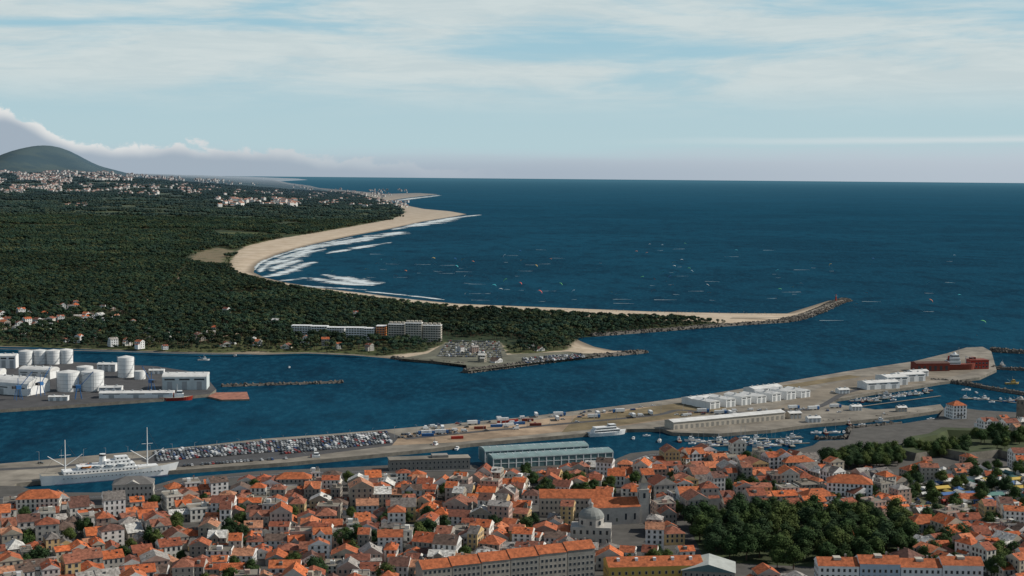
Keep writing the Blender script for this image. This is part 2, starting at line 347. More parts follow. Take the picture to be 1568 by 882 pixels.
def terr(px,py):
    d=ray(px,py); ts=np.exp(np.linspace(math.log(1500),math.log(30000),900)); X=d.x*ts/ d.y; Y=ts; Zr=H+d.z*ts/d.y
    Zt=h_inland(X,Y)+2.5; k=np.argmax(Zt>=Zr)
    if Zt[k]<Zr[k]: return None
    return Vector((X[k],Y[k],Zt[k]))
# ---------------------------------------------------------------- trees
def leafcloud(mb,blobs,n,s,mat,squash=.7,core=.72):
    vs=[];fs=[]
    for (x,y,z,r) in blobs:
        if core>0:
            k=6
            for j,(ph) in enumerate((-.7,0,.7)):
                for i in range(k):
                    a=2*math.pi*i/k+j*.5; rr=r*core*R.uniform(.8,1.1); vs.append((x+rr*math.cos(ph)*math.cos(a),y+rr*math.cos(ph)*math.sin(a),z+rr*math.sin(ph)*squash))
            o=len(vs)-3*k
            vs.append((x,y,z+r*core*squash)); vs.append((x,y,z-r*core*squash))
            for i in range(k):
                j=(i+1)%k
                fs+= [(o+i,o+j,o+k+j,o+k+i),(o+k+i,o+k+j,o+2*k+j,o+2*k+i),(o+2*k+i,o+2*k+j,o+3*k),(o+j,o+i,o+3*k+1)]
    for _ in range(n):
        x,y,z,r=R.choice(blobs); d=Vector((R.gauss(0,1),R.gauss(0,1),R.gauss(.25,1))).normalized(); rr=r*R.uniform(.72,1.12)
        p=Vector((x+d.x*rr,y+d.y*rr,z+d.z*rr*squash)); nrm=(d+Vector((R.uniform(-.6,.6),R.uniform(-.6,.6),R.uniform(-.2,.8)))).normalized()
        t=nrm.orthogonal().normalized(); t=(Matrix.Rotation(R.uniform(0,6.3),3,nrm)@t); u=nrm.cross(t); q=s*R.uniform(.6,1.3)
        o=len(vs); vs+=[p-t*q,p-u*q*.6,p+t*q,p+u*q*.7]; fs.append((o,o+1,o+2,o+3))
    mb.add(vs,fs,mat)
def tree(name,h,r,nl,ls,mat,kind):
    mb=MB(); th=h*(.6 if kind=='pine' else .4)
    mb.cyl(0,0,-1,.035*h,.02*h,th+1,bark,6)
    bl=[]
    nb=5 if kind=='pine' else 9
    for i in range(nb):
        a=2*math.pi*i/nb+R.uniform(-.4,.4); q=r*R.uniform(.35,.62)
        zz=h*(R.uniform(.68,.85) if kind=='pine' else R.uniform(.4,.74))
        br=r*(R.uniform(.4,.56) if kind=='pine' else R.uniform(.42,.6)); bl.append((q*math.cos(a),q*math.sin(a),zz,br))
        mb.beam((0,0,th*.8),(q*math.cos(a)*.8,q*math.sin(a)*.8,zz-br*.3),.012*h,bark,4)
    bl.append((0,0,h*.84,r*.55))
    leafcloud(mb,bl,nl,ls,mat,.7 if kind=='pine' else .9)
    return mb.mesh(name)
def instancer(name,pts,scl,child_name,me):
    n=len(pts); pts=np.asarray(pts); scl=np.asarray(scl); a=rs.uniform(0,6.283,n)
    v=np.zeros((n,4,3))
    for k in range(4):
        v[:,k,0]=pts[:,0]+scl*.7071*np.cos(a+k*math.pi/2); v[:,k,1]=pts[:,1]+scl*.7071*np.sin(a+k*math.pi/2); v[:,k,2]=pts[:,2]
    im=bpy.data.meshes.new(name); im.from_pydata(v.reshape(-1,3).tolist(),[],np.arange(4*n).reshape(n,4).tolist())
    o=put(name,im); o.instance_type='FACES'; o.use_instance_faces_scale=True; o.instance_faces_scale=1; o.show_instancer_for_render=False
    c_=bpy.data.objects.new(child_name,me); root.objects.link(c_); c_.parent=o
    return o
clear=[]  # circles kept free of trees
# ---------------------------------------------------------------- house meshes
def house(name,w,d,fl,kind,wm=wall,rm=roof,bay=2.7,door=True,chim=True):
    mb=MB(); h=3*fl+.4
    mb.box(0,0,-1,w,d,h+1,wm); mb.box(0,0,h-.25,w+.4,d+.4,.25,trim)
    if kind=='g': mb.gable(0,0,h+.01,w,d,d/2*.55,rm,wm,.35)
    elif kind=='y': mb.gable(0,0,h+.01,w,d,w/2*.6,rm,wm,.35,axis='y')
    elif kind=='h': mb.hip(0,0,h+.01,w,d,min(w,d)/2*.6,rm)
    elif kind=='l':
        mb.gable(0,0,h+.01,w,d,d/2*.5,rm,wm,.35); mb.gable(-w*.1,-d*.25,h+.02,w*.45,d*.52,d*.22,rm,wm,.3,axis='y')
    else:
        mb.box(0,0,h,w-.3,d-.3,.1,concrete)
        for a,b_,c_,e in ((0,-d/2+.15,w,.3),(0,d/2-.15,w,.3)): mb.box(a,b_,h+.02,c_,e,.8,wm)
        mb.box(w*.2,0,h,2.5,3,2.2,wm)
    mb.windows(w,d,.2,fl,bay,door=door,ww=R.uniform(.95,1.3),wh=R.uniform(1.4,1.9))
    if fl>1 and R.random()<.4: mb.box(0,-d/2-.4,3.1,w*.5,.8,.15,trim); mb.box(0,-d/2-.75,3.25,w*.5,.06,.9,dark)
    if chim:
        for _ in range(R.randint(1,2)):
            x,y=R.uniform(-w*.35,w*.35),R.uniform(-d*.25,d*.25); hh=min(w,d)*.2+.6; mb.box(x,y,h+.3,.7,.55,hh,greyw); mb.box(x,y,h+.3+hh,.9,.7,.18,rm)
        if kind=='g' and R.random()<.4:
            sgn=R.choice((-1,1)); mb.box(R.uniform(-w*.25,w*.25),sgn*d*.27,h+.2,1.7,2.0,d*.11+1.2,greyw)
        for _ in range(R.randint(0,2)):
            if kind=='g': mb.box(R.uniform(-w*.35,w*.35),R.choice((-1,1))*d*.2,h+d*.15,1.0,1.0,d*.035+.25,glass)
        if R.random()<.45:
            yy=d/2+2.0; mb.box(-w*.15,yy,-1,w*.6,4,h*.6+1,wm); mb.gable(-w*.15,yy,h*.6+.01,w*.6,4,1.2,rm,wm,.25)
    return mb.mesh(name)
HM=[]
for i in range(50):
    w_=R.uniform(6,14.5); d_=R.uniform(8.5,14.5); fl=R.choice([1,2,2,2,2,3,3,3,4]); k=R.choice('gggggyyyhhhllff')
    HM.append((house('townhouse',w_,d_,fl,k),w_,d_))
SM=[(house('villa',R.uniform(9,14),R.uniform(8,11),R.choice([1,2,2,3]),R.choice('ghl'),wm=R.choice([wall,white]),chim=True)) for _ in range(8)]
TM=[tree('broadleaf_tree',R.uniform(10,13),R.uniform(4.6,5.8),1500,.45,treef,'leaf') for _ in range(4)]
# ---------------------------------------------------------------- north bank: pier, town, port
PIER=[(-300,724),(0,710),(60,705),(200,692),(300,683),(400,672),(500,665),(600,657),(700,648),(800,639),(900,627),(1000,615),(1100,601),(1200,585),(1300,568),(1400,553),(1450,541),(1480,532),(1505,531),(1518,538),(1522,552),(1526,566),(1500,578),(1440,585),(1400,592),(1340,600),(1300,608),(1270,612),(1290,620),(1340,627),(1400,624),(1440,619),(1447,627),(1380,637),(1300,645),(1240,650),(1180,658),(1100,664),(1030,662),(1012,656),(960,657),(880,665),(720,679),(660,687),(560,697),(440,708),(270,720),(200,724),(60,736),(25,740),(0,760),(-300,790)]
slab('pier',PIER,3.0,concrete)
TOWN=[(-300,765),(0,744),(30,744),(60,754),(180,754),(232,744),(275,732),(400,721),(520,716),(600,712),(728,712),(735,716),(940,704),(965,694),(1000,690),(1050,689),(1120,691),(1200,693),(1245,682),(1255,675),(1298,673),(1305,656),(1380,649),(1436,640),(1448,622),(1500,628),(1568,632),(1800,642),(2300,1500),(800,3500),(-800,1500)]
slab('town_ground',TOWN,3.3,townground)
PORT=[(-300,642),(0,627),(120,619),(250,610),(322,603),(331,596),(322,585),(300,570),(240,561),(170,557),(110,554),(0,549),(-300,549)]
slab('port_ground',PORT,3.0,asphalt)
def flat(name,px,z,mat): return slab(name,px,z,mat,0)
flat('parking_asphalt',[(215,706),(240,692),(400,676),(590,660),(612,668),(600,682),(440,702),(260,716)],3.05,asphalt)
flat('dirt_lot',[(600,682),(615,665),(700,654),(800,645),(905,633),(1000,622),(1050,620),(1040,640),(960,651),(840,663),(700,677)],3.05,tan)
flat('dry_grass_field',[(880,640),(1040,617),(1100,622),(1130,629),(1030,640),(900,658),(860,662)],3.1,brown)
flat('dry_grass_field',[(1060,612),(1150,598),(1300,574),(1320,577),(1180,600),(1080,614)],3.1,brown)
flat('quay_field',[(1235,604),(1262,590),(1400,562),(1500,545),(1512,556),(1480,572),(1380,592),(1260,612),(1230,630),(1180,628)],3.05,yard)
flat('marina_yard',[(612,549),(655,541),(684,524),(766,524),(776,543),(870,538),(893,541),(935,541),(900,546),(830,554),(760,563),(716,568),(714,559),(665,553)],3.06,pm('marina_ground',(.12,.12,.09),.95,.35,.05,var2=.3,scale2=.02))
RD=[(-100,765),(60,762),(200,758),(300,736),(400,728),(520,723),(700,720),(760,722),(940,712),(1000,696),(1100,697)]
ribbon('dock_road',RD,9,3.34,asphalt); ribbon('road_marking',RD,.25,3.36,paint)
ribbon('pier_road',[(-100,722),(60,716),(200,704),(300,694)],8,3.04,asphalt)
ribbon('pier_road',[(620,672),(720,662),(850,650),(1000,636),(1040,628),(1100,632),(1240,626),(1300,600),(1400,578)],7,3.14,asphalt)
# ------ excluded zones in town
EXC=[[(1050,800),(1150,785),(1390,795),(1400,850),(1340,880),(1200,875),(1080,865)],
 [(860,812),(985,770),(1000,800),(960,850),(870,845)],
 [(625,895),(915,870),(925,940),(620,960)],
 [(915,880),(1150,870),(1150,940),(915,940)],
 [(1240,890),(1520,880),(1530,960),(1240,960)],
 [(720,700),(960,690),(960,722),(720,734)],
 [(160,750),(250,745),(250,775),(165,780)],
 [(820,778),(950,765),(955,790),(825,798)],
 [(1250,690),(1390,690),(1400,732),(1250,722)]]
EXCW=[W(e,3) for e in EXC]
TZ=[(-200,795),(0,782),(90,775),(160,785),(240,765),(300,750),(400,741),(520,737),(600,738),(720,736),(760,734),(940,724),(1000,707),(1040,700),(1100,703),(1240,712),(1270,728),(1385,738),(1395,812),(1700,830),(2000,1080),(-400,1080)]
TZW=W(TZ,3)
cnt=0; trees_c=[]
for zi,(x0,x1,th) in enumerate([(-420,-190,.42),(-190,-60,.08),(-60,95,-.2),(95,210,.2),(210,480,.5)]):
    c_,s_=math.cos(th),math.sin(th)
    v=-900
    rowi=0
    while v<2400:
        u=-900+R.uniform(0,9); nextx=R.uniform(40,80)
        while u<1300:
            me_,w_,d_=R.choice(HM)
            rot=th+R.choice([0,math.pi]); sx=R.uniform(.85,1.2)
            if R.random()<.32: rot+=math.pi/2
            wob=6*math.sin(u*.021+v*.013)
            x=(u+w_*sx/2)*c_-(v+wob)*s_; y=(u+w_*sx/2)*s_+(v+wob)*c_
            u+=w_*sx+ (0.05 if R.random()<.8 else R.uniform(3,7))
            nextx-=w_
            if nextx<0: u+=7; nextx=R.uniform(40,80)
            if not(x0<=x<x1): continue
            if not(620<y<1250): continue
            X=np.array([x]);Y=np.array([y])
            if sdf(X,Y,TZW)[0]<2: continue
            if any(sdf(X,Y,e)[0]>-5 for e in EXCW): continue
            gr=mnoise.noise(Vector((x*.018,y*.018,5)))
            if R.random()<(.06 if gr<.15 else .42):
                trees_c.append((x,y,R.uniform(.6,1)))
                if R.random()<.6: trees_c.append((x+R.uniform(-6,6),y+R.uniform(-6,6),R.uniform(.5,.8)))
                continue
            put('townhouse',me_,(x,y+R.uniform(-1.5,1.5),3.3+R.uniform(-.5,.6)),rot+R.uniform(-.12,.12),(sx,R.uniform(.88,1.12),R.uniform(.78,1.18))); cnt+=1
        rowi+=1
        v+=12.4 if rowi%2 else 19.5
print('houses',cnt)
def scat(px,n,z=3.3,mind=5):
    pw=W(px,z); xs=[p[0] for p in pw]; ys_=[p[1] for p in pw]; out=[]
    tries=0
    while len(out)<n and tries<n*40:
        tries+=1; x,y=R.uniform(min(xs),max(xs)),R.uniform(min(ys_),max(ys_))
        if sdf(np.array([x]),np.array([y]),pw)[0]>0 and all((x-a)**2+(y-b)**2>mind*mind for a,b,*_ in out): out.append((x,y,R.uniform(.8,1.2)))
    return out
trees_c+=[(a,b,c*1.25) for a,b,c in scat([(1055,806),(1150,790),(1385,800),(1395,845),(1330,868),(1200,862),(1080,855)],95,mind=9)]
trees_c+=scat([(1255,705),(1370,698),(1385,715),(1265,722)],45,mind=6)
trees_c+=scat([(1480,668),(1568,672),(1568,690),(1490,684)],14)
trees_c+=scat([(1380,730),(1568,715),(1600,800),(1400,806)],32,mind=9)
trees_c+=scat([(1380,800),(1568,800),(1600,880),(1400,880)],26,mind=9)
trees_c+=scat([(1510,860),(1568,855),(1568,890),(1520,890)],12)
trees_c+=scat([(1380,690),(1480,690),(1480,702),(1385,700)],16)
for px,py in [(520,838),(530,835),(545,832),(536,842),(640,830),(655,826),(350,825),(370,830),(230,835),(240,838),(60,872),(40,876),(1190,870),(1215,872),(590,900),(480,890),(490,885),(1450,840),(1470,838),(1000,870)]:
    p=P(px,py,3.3); trees_c.append((p.x,p.y,R.uniform(.9,1.2)))
for x,y,s_ in trees_c: put('broadleaf_tree',R.choice(TM),(x,y,3.2),R.uniform(0,6),s_*.95)
flat('park_lawn',[(1055,806),(1150,788),(1390,798),(1400,848),(1330,872),(1200,866),(1080,860)],3.34,grass)
flat('fairground_grass',[(1390,722),(1568,714),(1640,718),(1700,830),(1400,812)],3.34,pm('worn_grass',(.10,.10,.055),.95,.4,.04,var2=.3,scale2=.02))
# ---------------------------------------------------------------- larger town buildings
def bput(name,me_,px,py,z,rot): 
    p=P(px,py,z); return put(name,me_,(p.x,p.y,3.3),rot)
a=P(640,872,20);b_=P(905,846,20); hd=heading(a,b_); Lh=(b_-a).length
mb=MB(); n=6
for i in range(n):
    mb.T=Matrix.Translation((-Lh/2+Lh*(i+.5)/n,0,0)); wl=Lh/n-.3; hh=16.5+ i*.5
    mb.box(0,0,-1,wl,12,hh+1,greyw if i%2 else pm('taupe_render',(.31,.285,.25),.9,.2,.3)); mb.gable(0,0,hh+.01,wl,12,3.4,roofo,greyw,.4)
    mb.windows(wl,12,.2,5,2.3,3.2,1.3,1.5,'fb')
    for k in range(3): mb.box(-wl/3+k*wl/3,1.5,hh+1,1,.8,3.2,greyw)
mb.T=None
c0=(a+b_)/2; put('apartment_block',mb.mesh('apartment_block'),(c0.x,c0.y+6,3.3),hd)
mb=MB(); mb.box(0,0,-1,52,16,10,yellowp); mb.gable(0,0,9.01,52,16,3.6,roofo,yellowp); mb.windows(52,16,.2,2,3.6,3.6)
for k in range(5): mb.box(-20+k*10,-3,9.5,1.6,2,3.0,white)
bput('yellow_hall',mb.mesh('yellow_hall'),1000,870,9,.12)
mb=MB(); mb.box(0,0,-1,28,22,8,greyw); mb.gable(0,0,7.01,28,22,4,pm('grey_membrane_roof',(.36,.38,.36),.7,.15,.2),tealw,.6,axis='y'); mb.windows(28,22,.2,2,3)
bput('market_pavilion',mb.mesh('market_pavilion'),1085,876,7,-.15)
pblue=pm('pale_blue_wall',(.4,.48,.56),.9,.1,.3)
mb=MB()
for i in range(4):
    mb.T=Matrix.Translation((-33+i*22,0,0)); hh=11+(i%2)*1.5
    mb.box(0,0,-1,21.6,13,hh+1,pblue if i==1 else white); mb.gable(0,0,hh+.01,21.6,13,3.4,roofo,white,.4); mb.windows(21.6,13,.2,3,2.6,3.4)
    mb.box(0,0,hh+.5,4,5,3.0,beigew); mb.box(5,2,hh+.5,1,1,4,greyw)
bput('school_building',mb.mesh('school_building'),1375,870,12,-.03)
mb=MB(); mb.box(0,0,-1,30,14,12,trim); mb.gable(0,0,11.01,30,14,5,roofo,white); mb.windows(30,14,2,1,5,4,1.3,4)
mb.box(18,-3,-1,6,6,22,trim); mb.box(18,-3,21.01,6.6,6.6,.6,trim); mb.box(18,-3,21.6,4.6,4.6,4,trim); mb.box(18,-3,25.6,5,5,5,stone,top=.08)
for a_ in (0,1,2,3):
    dx,dy=((0,-3),(3,0),(0,3),(-3,0))[a_]; mb.box(18+dx,-3+dy,16,1.6 if dx==0 else .2,1.6 if dy==0 else .2,3.2,glass)
bput('parish_church',mb.mesh('parish_church'),940,800,3,.2)
mb=MB(); mb.box(0,0,-1,24,14,12,trim); mb.cyl(0,0,11,7.5,7.5,5,trim,16); mb.dome(0,0,16,7.8,5.5,pm('lead_dome',(.2,.21,.2),.7,.15,.5),16); mb.cyl(0,0,21.3,1.1,1.0,2.2,trim,8); mb.dome(0,0,23.5,1.2,1.2,trim,8)
mb.windows(24,14,1,2,3.5,5,1.4,2.4)
for i in range(8):
    an=i*math.pi/4; mb.box(7.5*math.cos(an),7.5*math.sin(an),12.3,.4,1.3,2.4,glass,r=an)
mb.box(-16,0,-1,8,16,9,white); mb.hip(-16,0,8.01,8,16,2.4,roofo)
bput('domed_church',mb.mesh('domed_church'),905,832,3,-.1)
mb=MB(); mb.box(0,0,-1,46,14,13,beigew); mb.gable(0,0,12.01,46,14,4.5,roofo,beigew); mb.windows(46,14,.2,3,2.8,3.7); 
bput('convent',mb.mesh('convent'),880,788,3,.02)
mb=MB(); mb.box(0,0,-1,26,16,14,trim); mb.hip(0,0,13.01,26,16,4,pm('slate_roof',(.14,.135,.13),.85,.2,.4)); mb.windows(26,16,.2,3,2.6,4.2); mb.gable(0,-6.5,13.2,9,5,2.2,trim,trim,0,axis='y')
bput('customs_house',mb.mesh('customs_house'),205,768,3,.18)
for px,py,w_,d_,f_,r_ in [(60,790,26,15,4,.2),(1300,765,30,16,4,-.2),(1250,772,22,14,2,.3),(1408,822,15,15,3,.1),(1220,725,24,13,3,.2),(450,752,24,12,3,.1),(1060,712,20,12,2,.5),(1310,838,26,12,2,.2),(1480,770,30,10,1,.2),(1530,790,34,12,2,.3)]:
    bput('civic_building',house('civic_building',w_,d_,f_,'h',R.choice([beigew,white,wall]),roofo),px,py,3,r_)
# glazed halls beside the dock
mb=MB()
for j,(yy,Lx,hh) in enumerate(((0,96,7.5),(24,84,8.5))):
    mb.T=Matrix.Translation((-5*j,yy,0))
    mb.box(0,0,-1,Lx,16,hh+1,tealw); mb.barrel(0,0,hh+.01,Lx+1,17,1.8,teal)
    nb=int(Lx/6)
    for i in range(nb+1):
        for sy in (-1,1): mb.box(-Lx/2+i*Lx/nb,sy*8.05,0,.7,.35,hh,white)
    for sy in (-1,1): mb.box(0,sy*8.1,hh-.5,Lx+1,.5,.7,white); mb.box(0,sy*8.06,hh*.45,Lx,.3,.35,white)
    for i in range(nb+1): mb.box(-Lx/2+i*Lx/nb,0,hh+1.7,.4,5,.25,white)
a=P(748,717,3);b_=P(935,706,3); p=(a+b_)/2
put('glazed_market_hall',mb.mesh('glazed_market_hall'),(p.x,p.y+4,3.3),heading(a,b_))
mb=MB(); mb.box(0,0,-1,60,12,9,greyw); mb.box(0,0,8.01,61,13,.5,concrete); mb.windows(60,12,.2,2,3,3.6); mb.box(8,0,8.5,12,8,2,greyw)
a=P(595,720,3);b_=P(718,716,3); p=(a+b_)/2; put('dock_offices',mb.mesh('dock_offices'),(p.x,p.y,3.3),heading(a,b_))
# ---------------------------------------------------------------- pier warehouses
def shed(w,d,h,rh,wm,rm,kind='g',axis='x',doors=4):
    mb=MB(); mb.box(0,0,-1,w,d,h+1,wm)
    if kind=='g': mb.gable(0,0,h+.01,w,d,rh,rm,wm,.4,axis)
    else: mb.barrel(0,0,h+.01,w+.6,d+.6,rh,rm)
    for i in range(doors): mb.box(-w/2+(i+.5)*w/doors,-d/2,0,min(5,w/doors*.5),.2,h*.65,steel); mb.box(-w/2+(i+.5)*w/doors,-d/2,h*.75,w/doors*.7,.16,h*.12,glass)
    for i in range(max(2,int(w/8))): mb.box(-w/2+(i+.5)*w/max(2,int(w/8)),0,h+rh*.8,1.6,1.6,rh*.25+.7,steel)
    return mb.mesh('warehouse')
a=P(1070,626,3);b_=P(1232,606,3); hd=heading(a,b_)
for i in range(7):
    p=a.lerp(b_,(i+.5)/7); me_=shed(R.choice([12.5,13]),24,7+(i%3)*.7,1.6,white,whiteroof,axis='y',doors=2)
    put('warehouse',me_,(p.x,p.y+4,3),hd)
a=P(1120,608,3);b_=P(1215,598,3)
put('warehouse',shed(40,16,7,2,white,whiteroof),(((a+b_)/2).x,((a+b_)/2).y,3),hd)
a=P(1050,617,3);put('warehouse',shed(34,16,6,1.5,white,whiteroof),(a.x+14,a.y,3),hd)
a=P(1025,657,3);b_=P(1195,641,3); L_=(b_-a).length; p=(a+b_)/2
mb=MB(); mb.box(0,0,-1,L_,14,7.5,beigew); mb.gable(0,0,6.51,L_,14,1.6,whiteroof,beigew,.8)
for i in range(22): mb.box(-L_/2+(i+.5)*L_/22,-7,0,2.6,.2,3.6,greyw)
put('fish_market_shed',mb.mesh('fish_market_shed'),(p.x,p.y+3,3),heading(a,b_))
for px,py,w_,d_,h_,rr in [(1345,594,40,18,7,.35),(1390,583,34,16,8,.35),(1365,588,26,22,9,.35),(1215,640,12,9,5,.3),(1310,628,10,7,4,.2),(1405,576,22,10,6,.35),(1290,602,12,8,4,.3),(1380,630,9,6,4,.2),(1245,646,12,7,4,.2)]:
    p=P(px,py,3); put('warehouse',shed(w_,d_,h_,1.6,white if px not in (1215,1380) else beigew,whiteroof,doors=3),(p.x,p.y,3),rr)
mb=MB(); mb.box(0,0,-1,40,16,10,redbrown); mb.gable(0,0,9.01,40,16,1.5,pm('dark_roof',(.1,.055,.045),.85,.2,.2),redbrown,.4)
for i in range(6): mb.box(-20+(i+.5)*6.6,-8,1,3,.2,5,dark)
p=P(1424,567,3); put('shipyard_hall',mb.mesh('shipyard_hall'),(p.x,p.y,3),.15)
mb=MB(); mb.box(0,0,-1,22,14,11,redp); mb.box(0,0,10.01,23,15,.6,redbrown); mb.windows(22,14,1,2,4,4.2,2.2,1.6); mb.box(-5,2,10.6,6,5,2.5,redbrown)
p=P(1496,564,3); put('shipyard_workshop',mb.mesh('shipyard_workshop'),(p.x,p.y,3),.15)
# ---------------------------------------------------------------- boats
def hull(mb,L_,B,D,mat,deckm,zb=-1.0,bow=.45,sheer=.35):
    n=14; vs=[]
    for i in range(n+1):
        t=i/n; x=-L_/2+L_*t
        wd=B/2*(min(1,.75+t*1.2) if t<.25 else 1.0)*(1-max(0,(t-(1-bow))/bow)**2.2); wd=max(wd,.03)
        zt=D*(1+sheer*max(0,(t-.5)*2)**2+.12*max(0,(.25-t)*4))
        rk=max(0,t-.85)*L_*.25
        vs+= [(x-rk,-wd*.7,zb),(x,-wd,zt),(x,wd,zt),(x-rk,wd*.7,zb)]
    F=[];Dk=[]
    for i in range(n):
        o=4*i; F+=[(o,o+4,o+5,o+1),(o+2,o+6,o+7,o+3)]; Dk.append((o+1,o+5,o+6,o+2))
    F.append((0,1,2,3)); mb.add(vs,F,mat); mb.add(vs,Dk,deckm)
deck=pm('ship_deck',(.3,.27,.22),.8,.15,.3)
mb=MB(); hull(mb,44,9,6.5,redbrown,redbrown,-.5,.25,.1)
mb.box(-6,0,6.5,16,8,4,white); mb.box(-5,0,10.5,12,7.4,4,white); mb.box(-4,0,14.5,8,6.6,3.4,white); mb.box(-4,0,15.3,8.1,6.7,1.2,glass)
for k in range(2): mb.box(-6,0,7.5+k*3.7,15.4-3*k,8.1-k*.5,.9,glass)
mb.dome(-4,0,17.9,2,2.6,white,12); mb.cyl(1,0,14,.35,.2,12,steel,6); mb.cyl(-11,0,10,1.4,1.1,6,redp,10)
mb.beam((10,0,6.5),(10,0,16),.4,steel); mb.beam((10,0,15),(20,0,13),.3,steel)
p=P(1466,566,3); put('red_ship_in_drydock',mb.mesh('red_ship_in_drydock'),(p.x,p.y,3.1),.16)
p=P(1464,640,3.3); put('harbour_office',house('harbour_office',14,12,4,'h',white,roofo),(p.x,p.y,3.3),.25)
# hospital museum ship
mb=MB(); hull(mb,98,13.5,6.5,white,deck)
mb.box(0,0,-.2,80,13.2,.5,pm('boot_topping',(.02,.04,.08),.7,.1,1))
mb.box(-8,0,6.2,52,11,2.8,white); mb.box(-4,0,9,40,9.5,2.6,white); mb.box(4,0,11.6,18,8.5,2.6,white); mb.box(7,0,14.2,9,7,2.3,white); mb.box(26,0,6.8,14,8,1.4,white)
for zz,L_,B_ in ((7.2,50,11.1),(10,38,9.6),(12.6,17,8.6),(14.9,8.6,7.1)):
    n=int(L_/2.6)
    for i in range(n):
        xx={7.2:-8,10:-4,12.6:4,14.9:7}[zz]-L_/2+(i+.5)*L_/n
        mb.box(xx,0,zz,1.1,B_,.9,glass)
for i in range(26): mb.box(-34+i*2.8,0,3.8,.6,13.56 if -30<-34+i*2.8<12 else 12.0,.6,glass)
mb.cyl(-6,0,11.5,2.6,2.2,7.5,white,14); mb.cyl(-6,0,17.6,2.5,2.3,1.2,dark,14)
for xx,hh in ((-32,25),(26,30)):
    mb.cyl(xx,0,6,.5,.25,hh,white,8); mb.beam((xx-4,0,hh*.8),(xx+4,0,hh*.8),.15,white); mb.beam((xx,0,12),(xx-12,0,20),.25,white); mb.beam((xx,0,12),(xx+12,0,20),.25,white); mb.beam((xx,0,hh+5),(xx+14,0,8),.06,dark); mb.beam((xx,0,hh+5),(xx-14,0,9),.06,dark)
for i in range(4):
    for sy in (-1,1):
        mb.T=Matrix.Translation((-18+i*8.5,sy*5.2,10.6)); hull(mb,6.5,2,1.2,orange if i==0 else white,white,0)
mb.T=None
a=P(66,744,0);b_=P(266,727,0); p=(a+b_)/2; put('hospital_ship',mb.mesh('hospital_ship'),(p.x,p.y+4,0),heading(a,b_))
def workboat(L_,hm,sm=white):
    mb=MB(); B=L_*.28; hull(mb,L_,B,L_*.1,hm,deck,-.6); 
    mb.box(L_*.08,0,L_*.1,L_*.28,B*.7,L_*.11,sm); mb.box(L_*.1,0,L_*.21,L_*.16,B*.55,L_*.09,sm); mb.box(L_*.1,0,L_*.235,L_*.165,B*.57,L_*.035,glass)
    mb.cyl(L_*.02,0,L_*.2,.05*B,.04*B,L_*.3,steel,6); mb.beam((-L_*.1,0,L_*.12),(-L_*.38,0,L_*.35),.1,steel); mb.cyl(-L_*.08,0,L_*.1,B*.1,B*.08,L_*.14,hm,8)
    for i in range(8): mb.cyl(-L_*.4+i*L_*.1,-B*.5,L_*.05,.3,.3,.5,dark,6)
    return mb.mesh('workboat')
p=P(270,613,0); put('red_tugboat',workboat(32,redp),(p.x,p.y,0),.25)
p=P(480,706,0); put('red_trawler',workboat(22,redp),(p.x,p.y,0),.2)
p=P(665,687,0); put('fishing_boat',workboat(18,redbrown),(p.x,p.y,0),1.2)
mb=MB(); hull(mb,36,8.5,3.2,white,white); mb.box(-2,0,3.2,25,7.4,2.4,white); mb.box(-2,0,3.9,24,7.5,1,glass); mb.box(-3,0,5.6,20,6.8,2.2,white); mb.box(-3,0,6.2,19.4,6.9,.9,glass); mb.box(4,0,7.8,6,5,1.8,white); mb.box(4,0,8.3,6.1,5.1,.8,glass); mb.cyl(0,0,8,.2,.1,5,steel,6)
a=P(897,668,0);b_=P(962,663,0); p=(a+b_)/2; put('white_ferry',mb.mesh('white_ferry'),(p.x,p.y-3,0),heading(a,b_))
def motorboat(L_):
    mb=MB(); hull(mb,L_,L_*.32,L_*.13,white,white,-.3); mb.box(0,0,L_*.13,L_*.35,L_*.24,L_*.1,white,top=.8); mb.box(0,0,L_*.155,L_*.34,L_*.245,L_*.05,glass,top=.9); return mb.mesh('motorboat')
def yacht(L_):
    mb=MB(); hull(mb,L_,L_*.3,L_*.1,white,deck,-.3); mb.box(.3,0,L_*.1,L_*.4,L_*.18,L_*.05,white,top=.8); mb.cyl(.8,0,.8,.12,.06,L_*1.25,steel,6); mb.beam((.8,0,2),(-L_*.38,0,2.1),.16,bluep); return mb.mesh('sailing_yacht')
MBt=[motorboat(7),motorboat(10),workboat(13,bluep),workboat(14,white),motorboat(8),workboat(12,redp),workboat(15,tealw)]; YT=[yacht(10),yacht(12)]
BP=[(1085,680),(1100,678),(1118,682),(1135,676),(1150,680),(1160,674),(1175,679),(1190,676),(1205,682),(1220,678),(1170,686),(1130,686),(1060,680),(1040,676),(1140,671),(1215,671),(1340,616),(1325,613),(1352,612),(1375,607),(1368,613),(1400,606),(1385,603),(1420,599),(1355,605),(1300,650),(1320,651),(1350,646),(443,563),(312,552),(360,545),(1480,598),(1495,602),(1535,560)]
BP+=[(1310+i*9,616.5-i*1.15+R.uniform(-1,1)) for i in range(13)]+[(1060+i*8,677+R.uniform(-2,7)) for i in range(20)]+[(1480+i*13,613+R.uniform(-2,4)) for i in range(7)]+[(1250+i*14,664-i*.4) for i in range(4)]+[(1350+R.uniform(0,90),644-R.uniform(0,5)) for _ in range(5)]+[(970,672),(990,668),(700,688),(1010,676)]
for px,py in BP:
    p=P(px,py,0); y_=R.random()<.35 and py>655
    put('sailing_yacht' if y_ else 'motorboat',R.choice(YT) if y_ else R.choice(MBt),(p.x,p.y,0),R.choice([0,.3,1.4,3.3,.2,1.6]))
p=P(1550,588,0); put('yellow_workboat',workboat(16,yellowp,yellowp),(p.x,p.y,0),.2)
